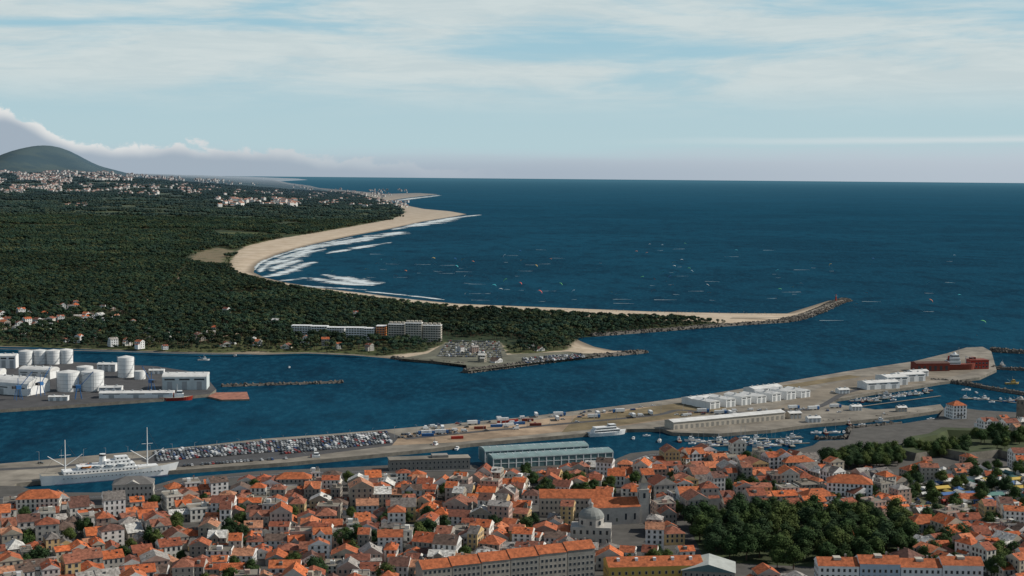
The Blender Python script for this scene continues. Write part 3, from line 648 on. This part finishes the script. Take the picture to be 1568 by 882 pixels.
for a_,b2 in [((1060,684),(1240,678)),((1070,677),(1230,670)),((1320,622),(1440,606)),((1300,614),(1410,600)),((1475,608),(1568,618))]:
    ribbon('floating_pontoon',[a_,b2],2.4,.45,concrete)
# ---------------------------------------------------------------- rock breakwaters
def rocks(name,px,width,h,nden=1.0):
    wl=smoothline([P(x,y,0) for x,y in px],4); mb=MB(); vs=[];fs=[]
    for i,p in enumerate(wl):
        d=(wl[min(i+1,len(wl)-1)]-wl[max(i-1,0)]).normalized(); nrm=Vector((-d.y,d.x,0))
        for o_,z in ((-.5,-1),(-.22,h*.85),(.22,h*.85),(.5,-1)): q=p+nrm*o_*width; vs.append((q.x,q.y,z))
        if i: 
            o=4*i; fs+=[(o-4+k,o-3+k,o+1+k,o+k)[::-1] for k in range(3)]
    fs+=[(0,1,2,3),tuple(len(vs)-4+k for k in (3,2,1,0))]
    mb.add(vs,fs,rock)
    tot=sum((wl[i+1]-wl[i]).length for i in range(len(wl)-1)); N=int(tot*width/9*nden)
    for _ in range(N):
        i=R.randrange(len(wl)-1); p=wl[i].lerp(wl[i+1],R.random()); d=(wl[i+1]-wl[i]).normalized(); nrm=Vector((-d.y,d.x,0))
        u=R.uniform(-.55,.55); z=h*.85 if abs(u)<.22 else h*.85*(1-(abs(u)-.22)/.3)
        q=p+nrm*u*width; r=R.uniform(.8,1.9); T=Matrix.Translation((q.x,q.y,z-.2))@Matrix.Rotation(R.uniform(0,6),4,Vector((R.random(),R.random(),R.random())).normalized())
        c8=[T@Vector((a*r*R.uniform(.6,1),b*r*R.uniform(.5,.9),c*r*R.uniform(.5,.8))) for a in(-1,1) for b in(-1,1) for c in(-1,1)]
        mb.add(c8,[(0,1,3,2),(4,6,7,5),(0,4,5,1),(2,3,7,6),(0,2,6,4),(1,5,7,3)],rock)
    return put(name,mb.mesh(name))
rocks('breakwater',[(1200,492),(1225,487),(1255,476),(1278,465),(1294,460)],26,4.5)
rocks('breakwater',[(905,515),(1000,508),(1100,500),(1205,493)],12,4)
rocks('breakwater',[(712,571),(760,565),(830,556),(900,548),(987,540)],14,4)
rocks('breakwater',[(600,549),(640,554),(712,560)],8,3)
rocks('breakwater',[(340,592),(400,590),(470,588),(525,586)],6,2.2)
rocks('breakwater',[(1518,538),(1545,540),(1640,545)],14,5)
rocks('breakwater',[(1425,585),(1470,588),(1520,597),(1600,610)],9,3.5)
rocks('breakwater',[(1518,565),(1560,567),(1620,570)],9,3.5)
rocks('breakwater',[(1250,673),(1300,670),(1305,657),(1380,650)],5,2.5)
rocks('breakwater',[(1240,651),(1300,646),(1380,638),(1447,629)],5,2.2)
ribbon('breakwater_path',[(1120,486),(1200,486),(1225,482),(1255,472),(1278,463),(1290,460)],6,4.6,concrete)
mb=MB(); mb.cyl(0,0,0,3,2.6,2,concrete,10); mb.cyl(0,0,2,1.6,1.2,8,redp,12); mb.cyl(0,0,10,1.9,1.9,.4,white,12); mb.cyl(0,0,10.4,.9,.9,1.8,glass,10); mb.dome(0,0,12.2,1.1,.9,redp,10,3)
p=P(1280,462,4); put('harbour_light',mb.mesh('harbour_light'),(p.x,p.y,4))
# ---------------------------------------------------------------- port: tanks, silos, sheds, cranes
def tank(r,h,dome=True):
    mb=MB(); mb.cyl(0,0,-.5,r,r,h+.5,white,28); 
    for k in range(1,5): mb.cyl(0,0,h*k/5,r+.06,r+.06,.25,steel,28,cap=False)
    mb.cyl(0,0,h,r,.3,r*.18,whiteroof,28)
    for k in range(14): a_=k*.12; mb.box((r+.5)*math.cos(a_-1.5),(r+.5)*math.sin(a_-1.5),h*k/14,1.1,1.1,.2,steel)
    mb.beam((-r-.4,0,0),(-r-.4,0,h+1),.25,steel)
    return mb.mesh('storage_tank')
TK=tank(7.8,15.5); TK2=tank(11,19); TK3=tank(8.5,17)
for px,py in [(40,558),(61,557),(82,557),(101,556)]:
    p=P(px,py,3); put('storage_tank',TK,(p.x,p.y,3),R.random())
for px,py in [(105,598),(142,597)]:
    p=P(px,py,3); put('storage_tank',TK2,(p.x,p.y,3),R.random())
for px,py in [(193,577),(130,582),(214,580)]:
    p=P(px,py,3); put('storage_tank',TK3,(p.x,p.y,3),R.random(),(1,1,.85 if px!=193 else 1.25) if px!=214 else (.7,.7,.5))
pcl=pm('pale_cladding',(.5,.56,.57),.7,.12,.2)
for px,py,w_,d_,h_,rh,k,rr in [(20,600,62,34,9,7,'b',-.35),(285,594,44,26,13,3,'b',.1),(210,608,70,14,5,1.5,'g',.1),(-50,590,70,30,12,5,'b',.1),(8,563,26,14,14,2,'g',.1),(60,578,36,20,8,4,'b',-.2),(170,600,22,10,5,1.5,'g',.1),(165,568,20,12,8,1.5,'g',0),(240,572,16,9,4,1.2,'g',.1),(90,613,18,8,4,1,'g',.1)]:
    p=P(px,py,3); put('port_warehouse',shed(w_,d_,h_,rh,white if h_!=13 else pcl,whiteroof,k,doors=3),(p.x,p.y,3),rr)
def crane(h):
    mb=MB(); 
    for a_ in (-3,3):
        for b2 in (-3,3): mb.beam((a_,b2,0),(a_*.5,b2*.5,h*.4),.3,bluep)
    mb.box(0,0,h*.4,5,4,3.2,bluep); mb.box(-4,0,h*.42,3,3.4,2.4,dark); mb.beam((1,0,h*.45),(h*.55,0,h),.35,bluep); mb.beam((0,0,h*.45),(0,0,h*.8),.3,bluep); mb.beam((0,0,h*.8),(h*.55,0,h),.12,dark); mb.beam((h*.55,0,h),(h*.55,0,h*.3),.07,dark); return mb.mesh('harbour_crane')
CR=crane(26)
for px,py,r_ in [(62,606,1.2),(120,611,.4),(232,602,2.5),(28,612,.7)]:
    p=P(px,py,3); put('harbour_crane',CR,(p.x,p.y,3),r_)
slab('slipway',[(318,607),(330,601),(378,600),(382,611),(340,612)],1.6,pm('rust_deck',(.3,.13,.09),.9,.4,.2),3)
# ---------------------------------------------------------------- vehicles
def car():
    mb=MB(); mb.profile([(-2.15,.3),(2.15,.3),(2.2,.7),(1.9,.85),(1.0,.95),(-1.9,.98),(-2.2,.8)],-.88,.88,carp)
    mb.profile([(-1.85,.96),(1.0,.94),(.35,1.4),(-1.45,1.44)],-.76,.76,glass); mb.box(-.55,0,1.4,1.75,1.4,.08,carp)
    for x in (-1.35,1.35):
        for y in (-.8,.8):
            mb.T=Matrix.Translation((x,y,.32))@Matrix.Rotation(math.pi/2,4,'X'); mb.cyl(0,0,-.12,.32,.32,.24,dark,10); mb.T=None
    return mb.mesh('parked_car')
CAR=car()
def van():
    mb=MB(); mb.profile([(-2.7,.35),(2.7,.35),(2.75,1.0),(2.1,1.3),(1.6,2.2),(-2.7,2.3)],-1,1,white); mb.box(1.75,0,1.35,.6,1.9,.6,glass)
    for x in (-1.7,1.7):
        for y in (-.9,.9):
            mb.T=Matrix.Translation((x,y,.38))@Matrix.Rotation(math.pi/2,4,'X'); mb.cyl(0,0,-.14,.38,.38,.28,dark,10); mb.T=None
    return mb.mesh('white_van')
VAN=van()
def truck():
    mb=MB(); mb.box(-1.5,0,1.1,9,2.5,2.7,white); mb.box(4.4,0,.8,2.2,2.4,2.5,bluep,top=.93); mb.box(5.3,0,1.9,.5,2.1,.9,glass); mb.box(0,0,.7,10,1,.4,dark)
    for x in (-4.5,-3.3,1.5,4.4):
        for y in (-1,1):
            mb.T=Matrix.Translation((x,y,.5))@Matrix.Rotation(math.pi/2,4,'X'); mb.cyl(0,0,-.16,.5,.5,.32,dark,10); mb.T=None
    return mb.mesh('lorry')
TR=truck()
def carpark(q,rows,z,fill=.9,sp=2.65,name='parked_car'):
    A,B,C,D=[P(x,y,z) for x,y in q]
    for r_ in range(rows):
        t=(r_+.5)/rows; a=A.lerp(D,t); b=B.lerp(C,t); n=int((b-a).length/sp); hd=heading(a,b)+math.pi/2
        for i in range(n):
            if R.random()>fill: continue
            p=a.lerp(b,(i+.5)/n); v=R.random()<.04
            put('white_van' if v else name,VAN if v else CAR,(p.x+R.uniform(-.2,.2),p.y+R.uniform(-.5,.5),z+.06),hd+R.choice([0,math.pi])+R.uniform(-.06,.06))
carpark([(240,707),(430,692),(425,675),(235,692)],7,3,.95)
carpark([(430,697),(600,679),(592,661),(428,676)],7,3,.95)
carpark([(280,716),(440,704),(440,701),(280,712)],1,3,.8)
carpark([(668,547),(770,549),(765,523),(686,521)],9,3.05,.85)
carpark([(800,558),(895,548),(893,541),(800,548)],4,3.05,.85)
carpark([(610,673),(700,664),(700,658),(610,665)],2,3,.5)
for px,py in [(62,710),(890,634),(915,636),(935,630),(950,629),(970,628),(862,643),(700,665),(745,660),(790,658),(1000,622),(1250,640),(1090,640),(1285,632),(1275,601),(925,632),(905,640)]+[(R.uniform(640,1000),0) for _ in range(50)]+[(R.uniform(1030,1280),1) for _ in range(34)]:
    if py==0: py=660-(px-640)*.085+R.uniform(-8,8)
    if py==1: py=636-(px-1030)*.04+R.uniform(-3,3)
    p=P(px,py,3); k=R.random()
    put('lorry' if k<.15 else ('white_van' if k<.35 else 'parked_car'),TR if k<.15 else (VAN if k<.35 else CAR),(p.x,p.y,3.15),R.choice([.2,.3,1.7,3.4]))
def ctn(mat):
    mb=MB(); mb.box(0,0,0,12,2.5,2.6,mat)
    for i in range(12): mb.box(-5.5+i,0,.1,.12,2.6,2.4,mat)
    mb.box(5.98,0,.1,.1,2.3,2.4,dark); return mb.mesh('shipping_container')
CT=[ctn(redp),ctn(redbrown),ctn(bluep),ctn(white),ctn(redbrown)]
for px,py,h_ in [(770,648,0),(785,646,0),(778,652,0),(795,650,0),(770,648,2.65),(760,654,0),(808,645,0),(655,668,0),(662,664,0),(735,657,0),(700,672,0),(820,652,0)]:
    p=P(px,py,3); put('shipping_container',R.choice(CT),(p.x,p.y,3.12+h_),R.uniform(.1,.4),.85)
mb=MB(); mb.cyl(0,0,0,.14,.08,10,steel,6); mb.beam((0,0,9.8),(1.8,0,10.2),.06,steel); mb.box(2,0,10.1,.9,.35,.15,dark); mb.cyl(0,0,0,.3,.3,.5,concrete,6); LP=mb.mesh('street_lamp')
for i in range(34):
    px=60+i*34; py=np.interp(px,[60,300,600,800,1000,1200],[712,697,672,655,635,615]); p=P(px,py,3); put('street_lamp',LP,(p.x,p.y,3.05),R.uniform(0,6))
# ---------------------------------------------------------------- fairground, fort
TENT=[]
for a_,b2 in ((5,5),(9,5),(6,6),(14,7)):
    mb=MB()
    for u in (-1,1):
        for v in (-1,1): mb.cyl(u*a_*.47,v*b2*.47,0,.08,.08,2.6,steel,5)
    mb.box(0,0,2.3,a_,b2,.5,tentm)
    if a_==b2: mb.box(0,0,2.81,a_,b2,1.9,tentm,top=.03)
    else: mb.gable(0,0,2.81,a_,b2,1.5,tentm,ov=.1)
    mb.box(0,b2*.3,0,a_*.85,b2*.25,2.2,tentm); TENT.append(mb.mesh('market_tent'))
for x,y,s_ in scat([(1395,742),(1420,722),(1568,724),(1600,770),(1568,775),(1420,770)],110,mind=6):
    put('market_tent',R.choice(TENT),(x,y,3.35),R.choice([.3,1.87,.35]),s_*.9)
for x,y,s_ in scat([(1390,760),(1600,765),(1640,835),(1410,830)],150,mind=4): put('parked_car',CAR,(x,y,3.36),R.choice([.3,1.87]))
for x,y,s_ in scat([(1400,785),(1620,790),(1700,880),(1540,890),(1420,850)],50,mind=13)+scat([(1385,722),(1440,712),(1568,716),(1600,730),(1400,745)],12,mind=13):
    put('townhouse',R.choice(HM)[0],(x,y,3.3),R.uniform(-.2,.5))
fort=[(1375,700),(1385,680),(1420,674),(1440,664),(1500,666),(1568,672),(1640,676),(1650,706),(1568,710),(1530,700),(1480,706),(1440,698),(1400,706)]
def ring(name,px,z0,h,mat,topm):
    pts=[P(x,y,z0) for x,y in px]; mb=MB(); n=len(pts); c_=sum(pts,Vector())/n
    o=[p for p in pts]; t=[c_+(p-c_)*.97+Vector((0,0,h)) for p in pts]; it=[c_+(p-c_)*.8+Vector((0,0,h)) for p in pts]; ib=[c_+(p-c_)*.72+Vector((0,0,.1)) for p in pts]
    V=o+t+it+ib
    mb.add(V,[(i,(i+1)%n,n+(i+1)%n,n+i)[::-1] for i in range(n)],mat); mb.add(V,[(n+i,n+(i+1)%n,2*n+(i+1)%n,2*n+i)[::-1] for i in range(n)],topm)
    mb.add(V,[(2*n+i,2*n+(i+1)%n,3*n+(i+1)%n,3*n+i)[::-1] for i in range(n)]+[tuple(range(3*n,4*n))],topm); return put(name,mb.mesh(name))
ring('star_fort',fort,3.3,6,stone,grass)
for px,py in [(1520,655),(1545,657),(1565,655),(1590,660),(1535,650),(1510,660),(1555,664),(1580,652)]:
    p=P(px,py,3.3); put('fort_house',R.choice(HM)[0],(p.x,p.y,3.3),.3)
mb=MB(); mb.box(0,0,0,5,5,17,stone); mb.box(0,0,17,5.6,5.6,.6,trim); mb.dome(0,0,17.6,2.4,2.6,trim,10)
for a_ in range(4):
    dx,dy=((0,-2.5),(2.5,0),(0,2.5),(-2.5,0))[a_]; mb.box(dx,dy,13,1.2 if dx==0 else .2,1.2 if dy==0 else .2,2.6,glass)
p=P(1562,640,3.3); put('bell_tower',mb.mesh('bell_tower'),(p.x,p.y,3.3),.2)
# ---------------------------------------------------------------- south shore buildings
def placeS(name,me_,px,py,rot,cl,front=1.0,s=1.0):
    p=P(px,py,3); put(name,me_,(p.x,p.y,2.9),rot,s); clear.append((p.x,p.y,cl))
    for k in range(1,4): clear.append((p.x,p.y-cl*.75*k*front,cl*(1-.12*k)))
    return p
def slabblock(name,w_,d_,fl,wm,fins=True):
    mb=MB(); h=3.1*fl; mb.box(0,0,-1,w_,d_,h+1,wm); mb.box(0,0,h,w_+.6,d_+.6,.5,white); mb.windows(w_,d_,.2,fl,3.2,3.1,2.2,1.5,'fblr',door=False)
    for k in range(fl): mb.box(0,-d_/2-.6,k*3.1+3.0,w_*.96,1.2,.18,white)
    if fins:
        for i in range(4): mb.box(-w_/2+(i+.5)*w_/4,0,h+.5,4,5,2.6,wm)
    return mb.mesh(name)
for px,py,w_,fl,mt in [(608,521,22,7,beigew),(634,523,22,8,beigew),(662,523,24,7,beigew)]:
    placeS('apartment_tower',slabblock('apartment_tower',w_,13,fl,mt),px,py,-.08,17,.6)
placeS('orange_hotel_wing',slabblock('orange_hotel_wing',12,14,6,orange,False),584,520,-.05,11,.6)
for px,py,w_ in [(462,512,26),(490,513,22),(515,515,24),(545,519,26),(566,520,14)]:
    placeS('holiday_apartments',slabblock('holiday_apartments',w_,12,4 if px<530 else 5,white,False),px,py,-.05,14)
for _ in range(62):
    px,py=R.uniform(-10,175),R.uniform(466,510)
    if abs(py-(502-px*.16))<15: placeS('villa',R.choice(SM),px,py,R.uniform(0,3),11,s=R.uniform(.75,1.1))
for px,py in [(20,512),(40,514),(262,519),(275,519),(290,520),(303,521),(316,519),(325,516),(418,498),(424,499),(385,526),(395,527),(170,530),(190,528),(215,532),(235,525),(250,533),(345,531),(360,526),(440,531),(470,525),(500,530),(520,535),(700,538),(725,541),(757,553),(735,552),(830,538),(820,533),(100,522),(120,524),(432,503),(560,534),(545,494),(410,468),(268,455),(350,480),(500,490),(540,487),(150,515),(230,510),(330,505),(200,498)]:
    placeS('villa',R.choice(SM),px+R.uniform(-6,6),py+R.uniform(-2,2),R.uniform(0,3),R.uniform(6,9),R.uniform(.5,1),R.uniform(.6,.95))
clear.append((*P(725,532,3)[:2],30))
ribbon('shore_road',[(-50,533),(160,537.5),(330,542),(470,540),(560,544)],5,3.1,concrete)
tracks=[[(120,500),(200,470),(260,440),(290,405)],[(300,524),(420,500),(560,480),(700,486),(800,492),(900,497)],[(-20,440),(120,420),(240,390),(330,350)]]
for tk in tracks:
    wl=smoothline([P(x,y,3) for x,y in tk],8)
    for i in range(len(wl)-1):
        n_=int((wl[i+1]-wl[i]).length/10)
        for j in range(n_): q_=wl[i].lerp(wl[i+1],j/n_); clear.append((q_.x,q_.y,6.5))
    ribbon('forest_track',tk,5,3.12,tan,k=8)
def village(name,pts,s0,s1):
    mb=MB()
    for p in pts:
        if p is None or p.y>24000 or p.z>215: continue
        s_=R.uniform(s0,s1); r_=R.uniform(0,3.1); h=R.uniform(.5,.9)*s_
        mb.T=Matrix.Translation(p)@Matrix.Rotation(r_,4,'Z'); mb.box(0,0,-3,s_,s_*.7,h+3,farwall); mb.gable(0,0,h+.05,s_,s_*.7,s_*.16,farroof,farwall,.5)
    mb.T=None; put(name,mb.mesh(name))
def vp(x0,x1,y0,y1,n,g=0):
    out=[]
    for _ in range(n):
        x=R.uniform(x0,x1); y=R.uniform(y0,y1)
        if mnoise.noise(Vector((x*.03,y*.12,1)))<g: continue
        out.append(terr(x,y))
    return out
village('distant_village',vp(-40,400,263,278,1500,-.15),16,32)
village('distant_village',vp(-40,170,276,296,900,-.05),14,24)
village('distant_village',vp(130,480,276,300,620,.05),14,24)
village('distant_village',vp(330,462,307,317,140,-.2),16,34)
village('distant_village',vp(470,625,290,318,420,.0),12,24)
village('distant_village',vp(100,135,312,318,14,-1),10,18)
# ---------------------------------------------------------------- forest
PT=[tree('pine_tree',R.uniform(9,12),R.uniform(3.4,4.4),120,.8,pinef,'pine') for _ in range(5)]
def patch(n,size,h,r,nl,ls,mat):
    mb=MB()
    bl=[]
    for _ in range(n):
        x,y=R.uniform(-size/2,size/2),R.uniform(-size/2,size/2); hh=h*R.uniform(.75,1.15); rr=r*R.uniform(.7,1.2)
        bl.append((x,y,hh-rr*.6,rr)); mb.cyl(x,y,-3,.3,.2,hh-rr+3,bark,4,cap=False)
    leafcloud(mb,bl,nl,ls,mat,.75,.9); return mb.mesh('tree_clump')
PP=[patch(9,24,10,4,150,1.2,pinef) for _ in range(4)]
FP_=[patch(13,50,11,6.5,120,2.4,farf) for _ in range(4)]
cl=np.array(clear)
def sample(y0,y1,dens,gthr):
    t0=-.46
    n=int((y1-y0)*( (y0+y1)/2*(.20-t0))*dens)
    Y=np.sqrt(rs.uniform(y0*y0,y1*y1,n)); X=rs.uniform(t0,.20,n)*Y
    s_=vegd(X,Y); k=s_>rs.uniform(-3,12,n)*np.clip(Y/4000,.5,3)
    X,Y=X[k],Y[k]
    nz=np.array([mnoise.fractal(Vector((x*.0035,y*.0035,0)),.8,2,4) for x,y in zip(X,Y)])
    k=nz>gthr+rs.uniform(-.14,.14,len(nz)); X,Y=X[k],Y[k]
    k=np.ones(len(X),bool)
    if y0<4000:
        for a,b,r_ in cl: k&=((X-a)**2+(Y-b)**2>r_*r_)
        k&=~((Y<1960)&(rs.uniform(0,1,len(X))<.35)&(X<-150))
    return X[k],Y[k]
X,Y=sample(1660,3600,1/42,-.42); 
print('near trees',len(X))
Z=np.clip(sdf(X,Y,LW)*.06,-3,3)+h_inland(X,Y); s_=rs.uniform(.5,1.35,len(X)); s_=s_*np.clip(.5+vegd(X,Y)/60,.5,1); g=rs.randint(0,5,len(X))
for k in range(5): instancer('pine_forest',np.stack([X,Y,Z],-1)[g==k],s_[g==k],'pine_tree',PT[k])
X,Y=sample(3600,6500,1/400,-.26); print('mid',len(X))
Z=2.8+h_inland(X,Y); s_=rs.uniform(.7,1.35,len(X)); g=rs.randint(0,4,len(X))
for k in range(4): instancer('pine_forest',np.stack([X,Y,Z],-1)[g==k],s_[g==k],'tree_clump',PP[k])
X,Y=sample(6500,17000,1/2300,-.05); Zt=h_inland(X,Y); kk=Zt<200; X,Y=X[kk],Y[kk]; print('far',len(X))
Z=2.8+h_inland(X,Y); s_=rs.uniform(.7,1.3,len(X)); g=rs.randint(0,4,len(X))
for k in range(4): instancer('distant_forest',np.stack([X,Y,Z],-1)[g==k],s_[g==k],'tree_clump',FP_[k])
# ---------------------------------------------------------------- surf, wakes, kites
m,nt,b,pos=newmat('sea_foam'); out=nt.nodes['Material Output']
b.inputs['Base Color'].default_value=(.58,.64,.66,1); b.inputs['Roughness'].default_value=.9
uv=nn(nt,'ShaderNodeTexCoord'); s=nn(nt,'ShaderNodeSeparateXYZ'); nt.links.new(uv.outputs['UV'],s.inputs[0])
e=M(nt,'ABSOLUTE',M(nt,'SUBTRACT',s.outputs[1],.5)); n1=NZ(nt,pos,.03,7,.75); n4=NZ(nt,pos,.008,3,.6)
f=SS(nt,M(nt,'SUBTRACT',M(nt,'ADD',M(nt,'ADD',n1,M(nt,'MULTIPLY',M(nt,'SUBTRACT',n4,.5),.7)),.08),M(nt,'MULTIPLY',e,.6)),.34,.6)
tr=nn(nt,'ShaderNodeBsdfTransparent'); mx=nn(nt,'ShaderNodeMixShader'); nt.links.new(f,mx.inputs[0]); nt.links.new(tr.outputs[0],mx.inputs[1]); nt.links.new(b.outputs[0],mx.inputs[2]); nt.links.new(mx.outputs[0],out.inputs[0])
foam=m; zf=.2
for px,wd in [([(398,417),(404,409),(420,400),(445,391),(480,380),(520,371),(570,361)],55),([(405,424),(430,419),(450,412),(470,404),(482,401)],65),([(430,430),(470,426),(500,430),(540,435),(572,437)],85),
 ([(495,420),(530,427),(560,433),(580,435)],95),([(420,402),(450,395),(468,387),(500,381)],75),([(450,384),(500,374),(560,365),(612,358)],120),([(480,379),(520,373),(570,366)],110),([(556,362),(590,360),(616,355)],140),([(640,346),(660,341),(700,333)],160),([(600,352),(640,344),(700,333),(735,329)],100),([(415,415),(430,407),(460,398)],60),([(455,437),(500,440),(560,444)],45),([(500,388),(560,377),(600,371)],60),
 ([(440,434),(500,443),(560,450),(620,458),(700,466),(800,470),(900,474),(1000,478),(1120,480.5)],16),([(560,446),(620,452),(680,459)],26),([(390,413),(400,402),(430,390),(480,376),(540,363)],24),([(600,308),(640,303),(674,299)],150)]:
    ribbon('surf_foam',px,wd,zf,foam,True,8,True); zf+=.03
spray=pm('spray',(.36,.44,.48),.9,0)
def kite():
    mb=MB(); n=8; vs=[]
    h=R.uniform(12,20); dx=R.uniform(-10,10); tilt=R.uniform(-.7,.7)
    T=Matrix.Translation((dx,4,h))@Matrix.Rotation(tilt,4,'Y'); mb.T=T
    for i in range(n+1):
        a_=math.pi*(.08+.84*i/n); c_=1.7*(.35+.65*math.sin(math.pi*i/n)); vs+=[(4.2*math.cos(a_),-c_,2.6*math.sin(a_)),(4.2*math.cos(a_),c_*.6,2.6*math.sin(a_)+.6)]
    mb.add(vs,[(2*i,2*i+1,2*i+3,2*i+2) for i in range(n)],kitem); mb.T=None
    for v in (vs[0],vs[-1]): q=T@Vector(v); mb.beam((0,0,1.3),q,.02,dark,3)
    mb.box(0,0,.12,1.5,.42,.06,orange); mb.beam((-.3,0,.15),(-.12,0,.9),.11,skinm); mb.beam((.3,0,.15),(.08,0,.9),.11,skinm); mb.beam((0,0,.85),(-.1,-.1,1.5),.2,skinm,6); mb.dome(-.12,-.1,1.55,.13,.25,beigew,6,3); mb.beam((-.1,-.1,1.4),(.1,.35,1.35),.05,beigew); 
    L_=R.choice([0,0,12,20,40]); 
    if L_:
        k=10; vs=[]
        for i in range(k+1):
            t=i/k; ww=(.4+1.1*t)*(1-t*.6); hh=.5*(1-t)+.06; vs+=[(-L_*t,-ww,.05),(-L_*t,R.uniform(-.3,.3),hh*R.uniform(.6,1.2)),(-L_*t,ww,.05)]
        mb.add(vs,[(3*i+j,3*i+j+1,3*i+j+4,3*i+j+3)[::-1] for i in range(k) for j in (0,1)],spray)
    return mb.mesh('kite_surfer')
KM=[kite() for _ in range(14)]
for i in range(88):
    if i<76: px=R.gauss(860,210); py=R.uniform(378,474) if px>620 else R.uniform(385,445)
    else: px=R.uniform(1150,1500); py=R.uniform(400,520)
    if px<500 or px>1520: continue
    if px<700 and py>440: continue
    if py>465 and px<1200: py=R.uniform(420,462)
    p=P(px,py,0); put('kite_surfer',R.choice(KM),(p.x,p.y,0),R.choice([0,math.pi])+R.uniform(-.25,.25),R.uniform(.75,1.05))
mb=MB()
for _ in range(170):
    px=R.uniform(760,1190); t=(px-760)/430; py=471.5+8*t+R.uniform(0,4); p=P(px,py,2.2)
    c_=R.choice([redp,bluep,white,skinm,beigew,yellowp]); mb.box(p.x-.12,p.y,2.0,.16,.2,.9,beigew); mb.box(p.x+.12,p.y,2.0,.16,.2,.9,skinm); mb.box(p.x,p.y,2.9,.5,.3,.65,c_,top=.85); mb.dome(p.x,p.y,3.58,.15,.26,beigew,6,3)
put('beachgoers',mb.mesh('beachgoers'))
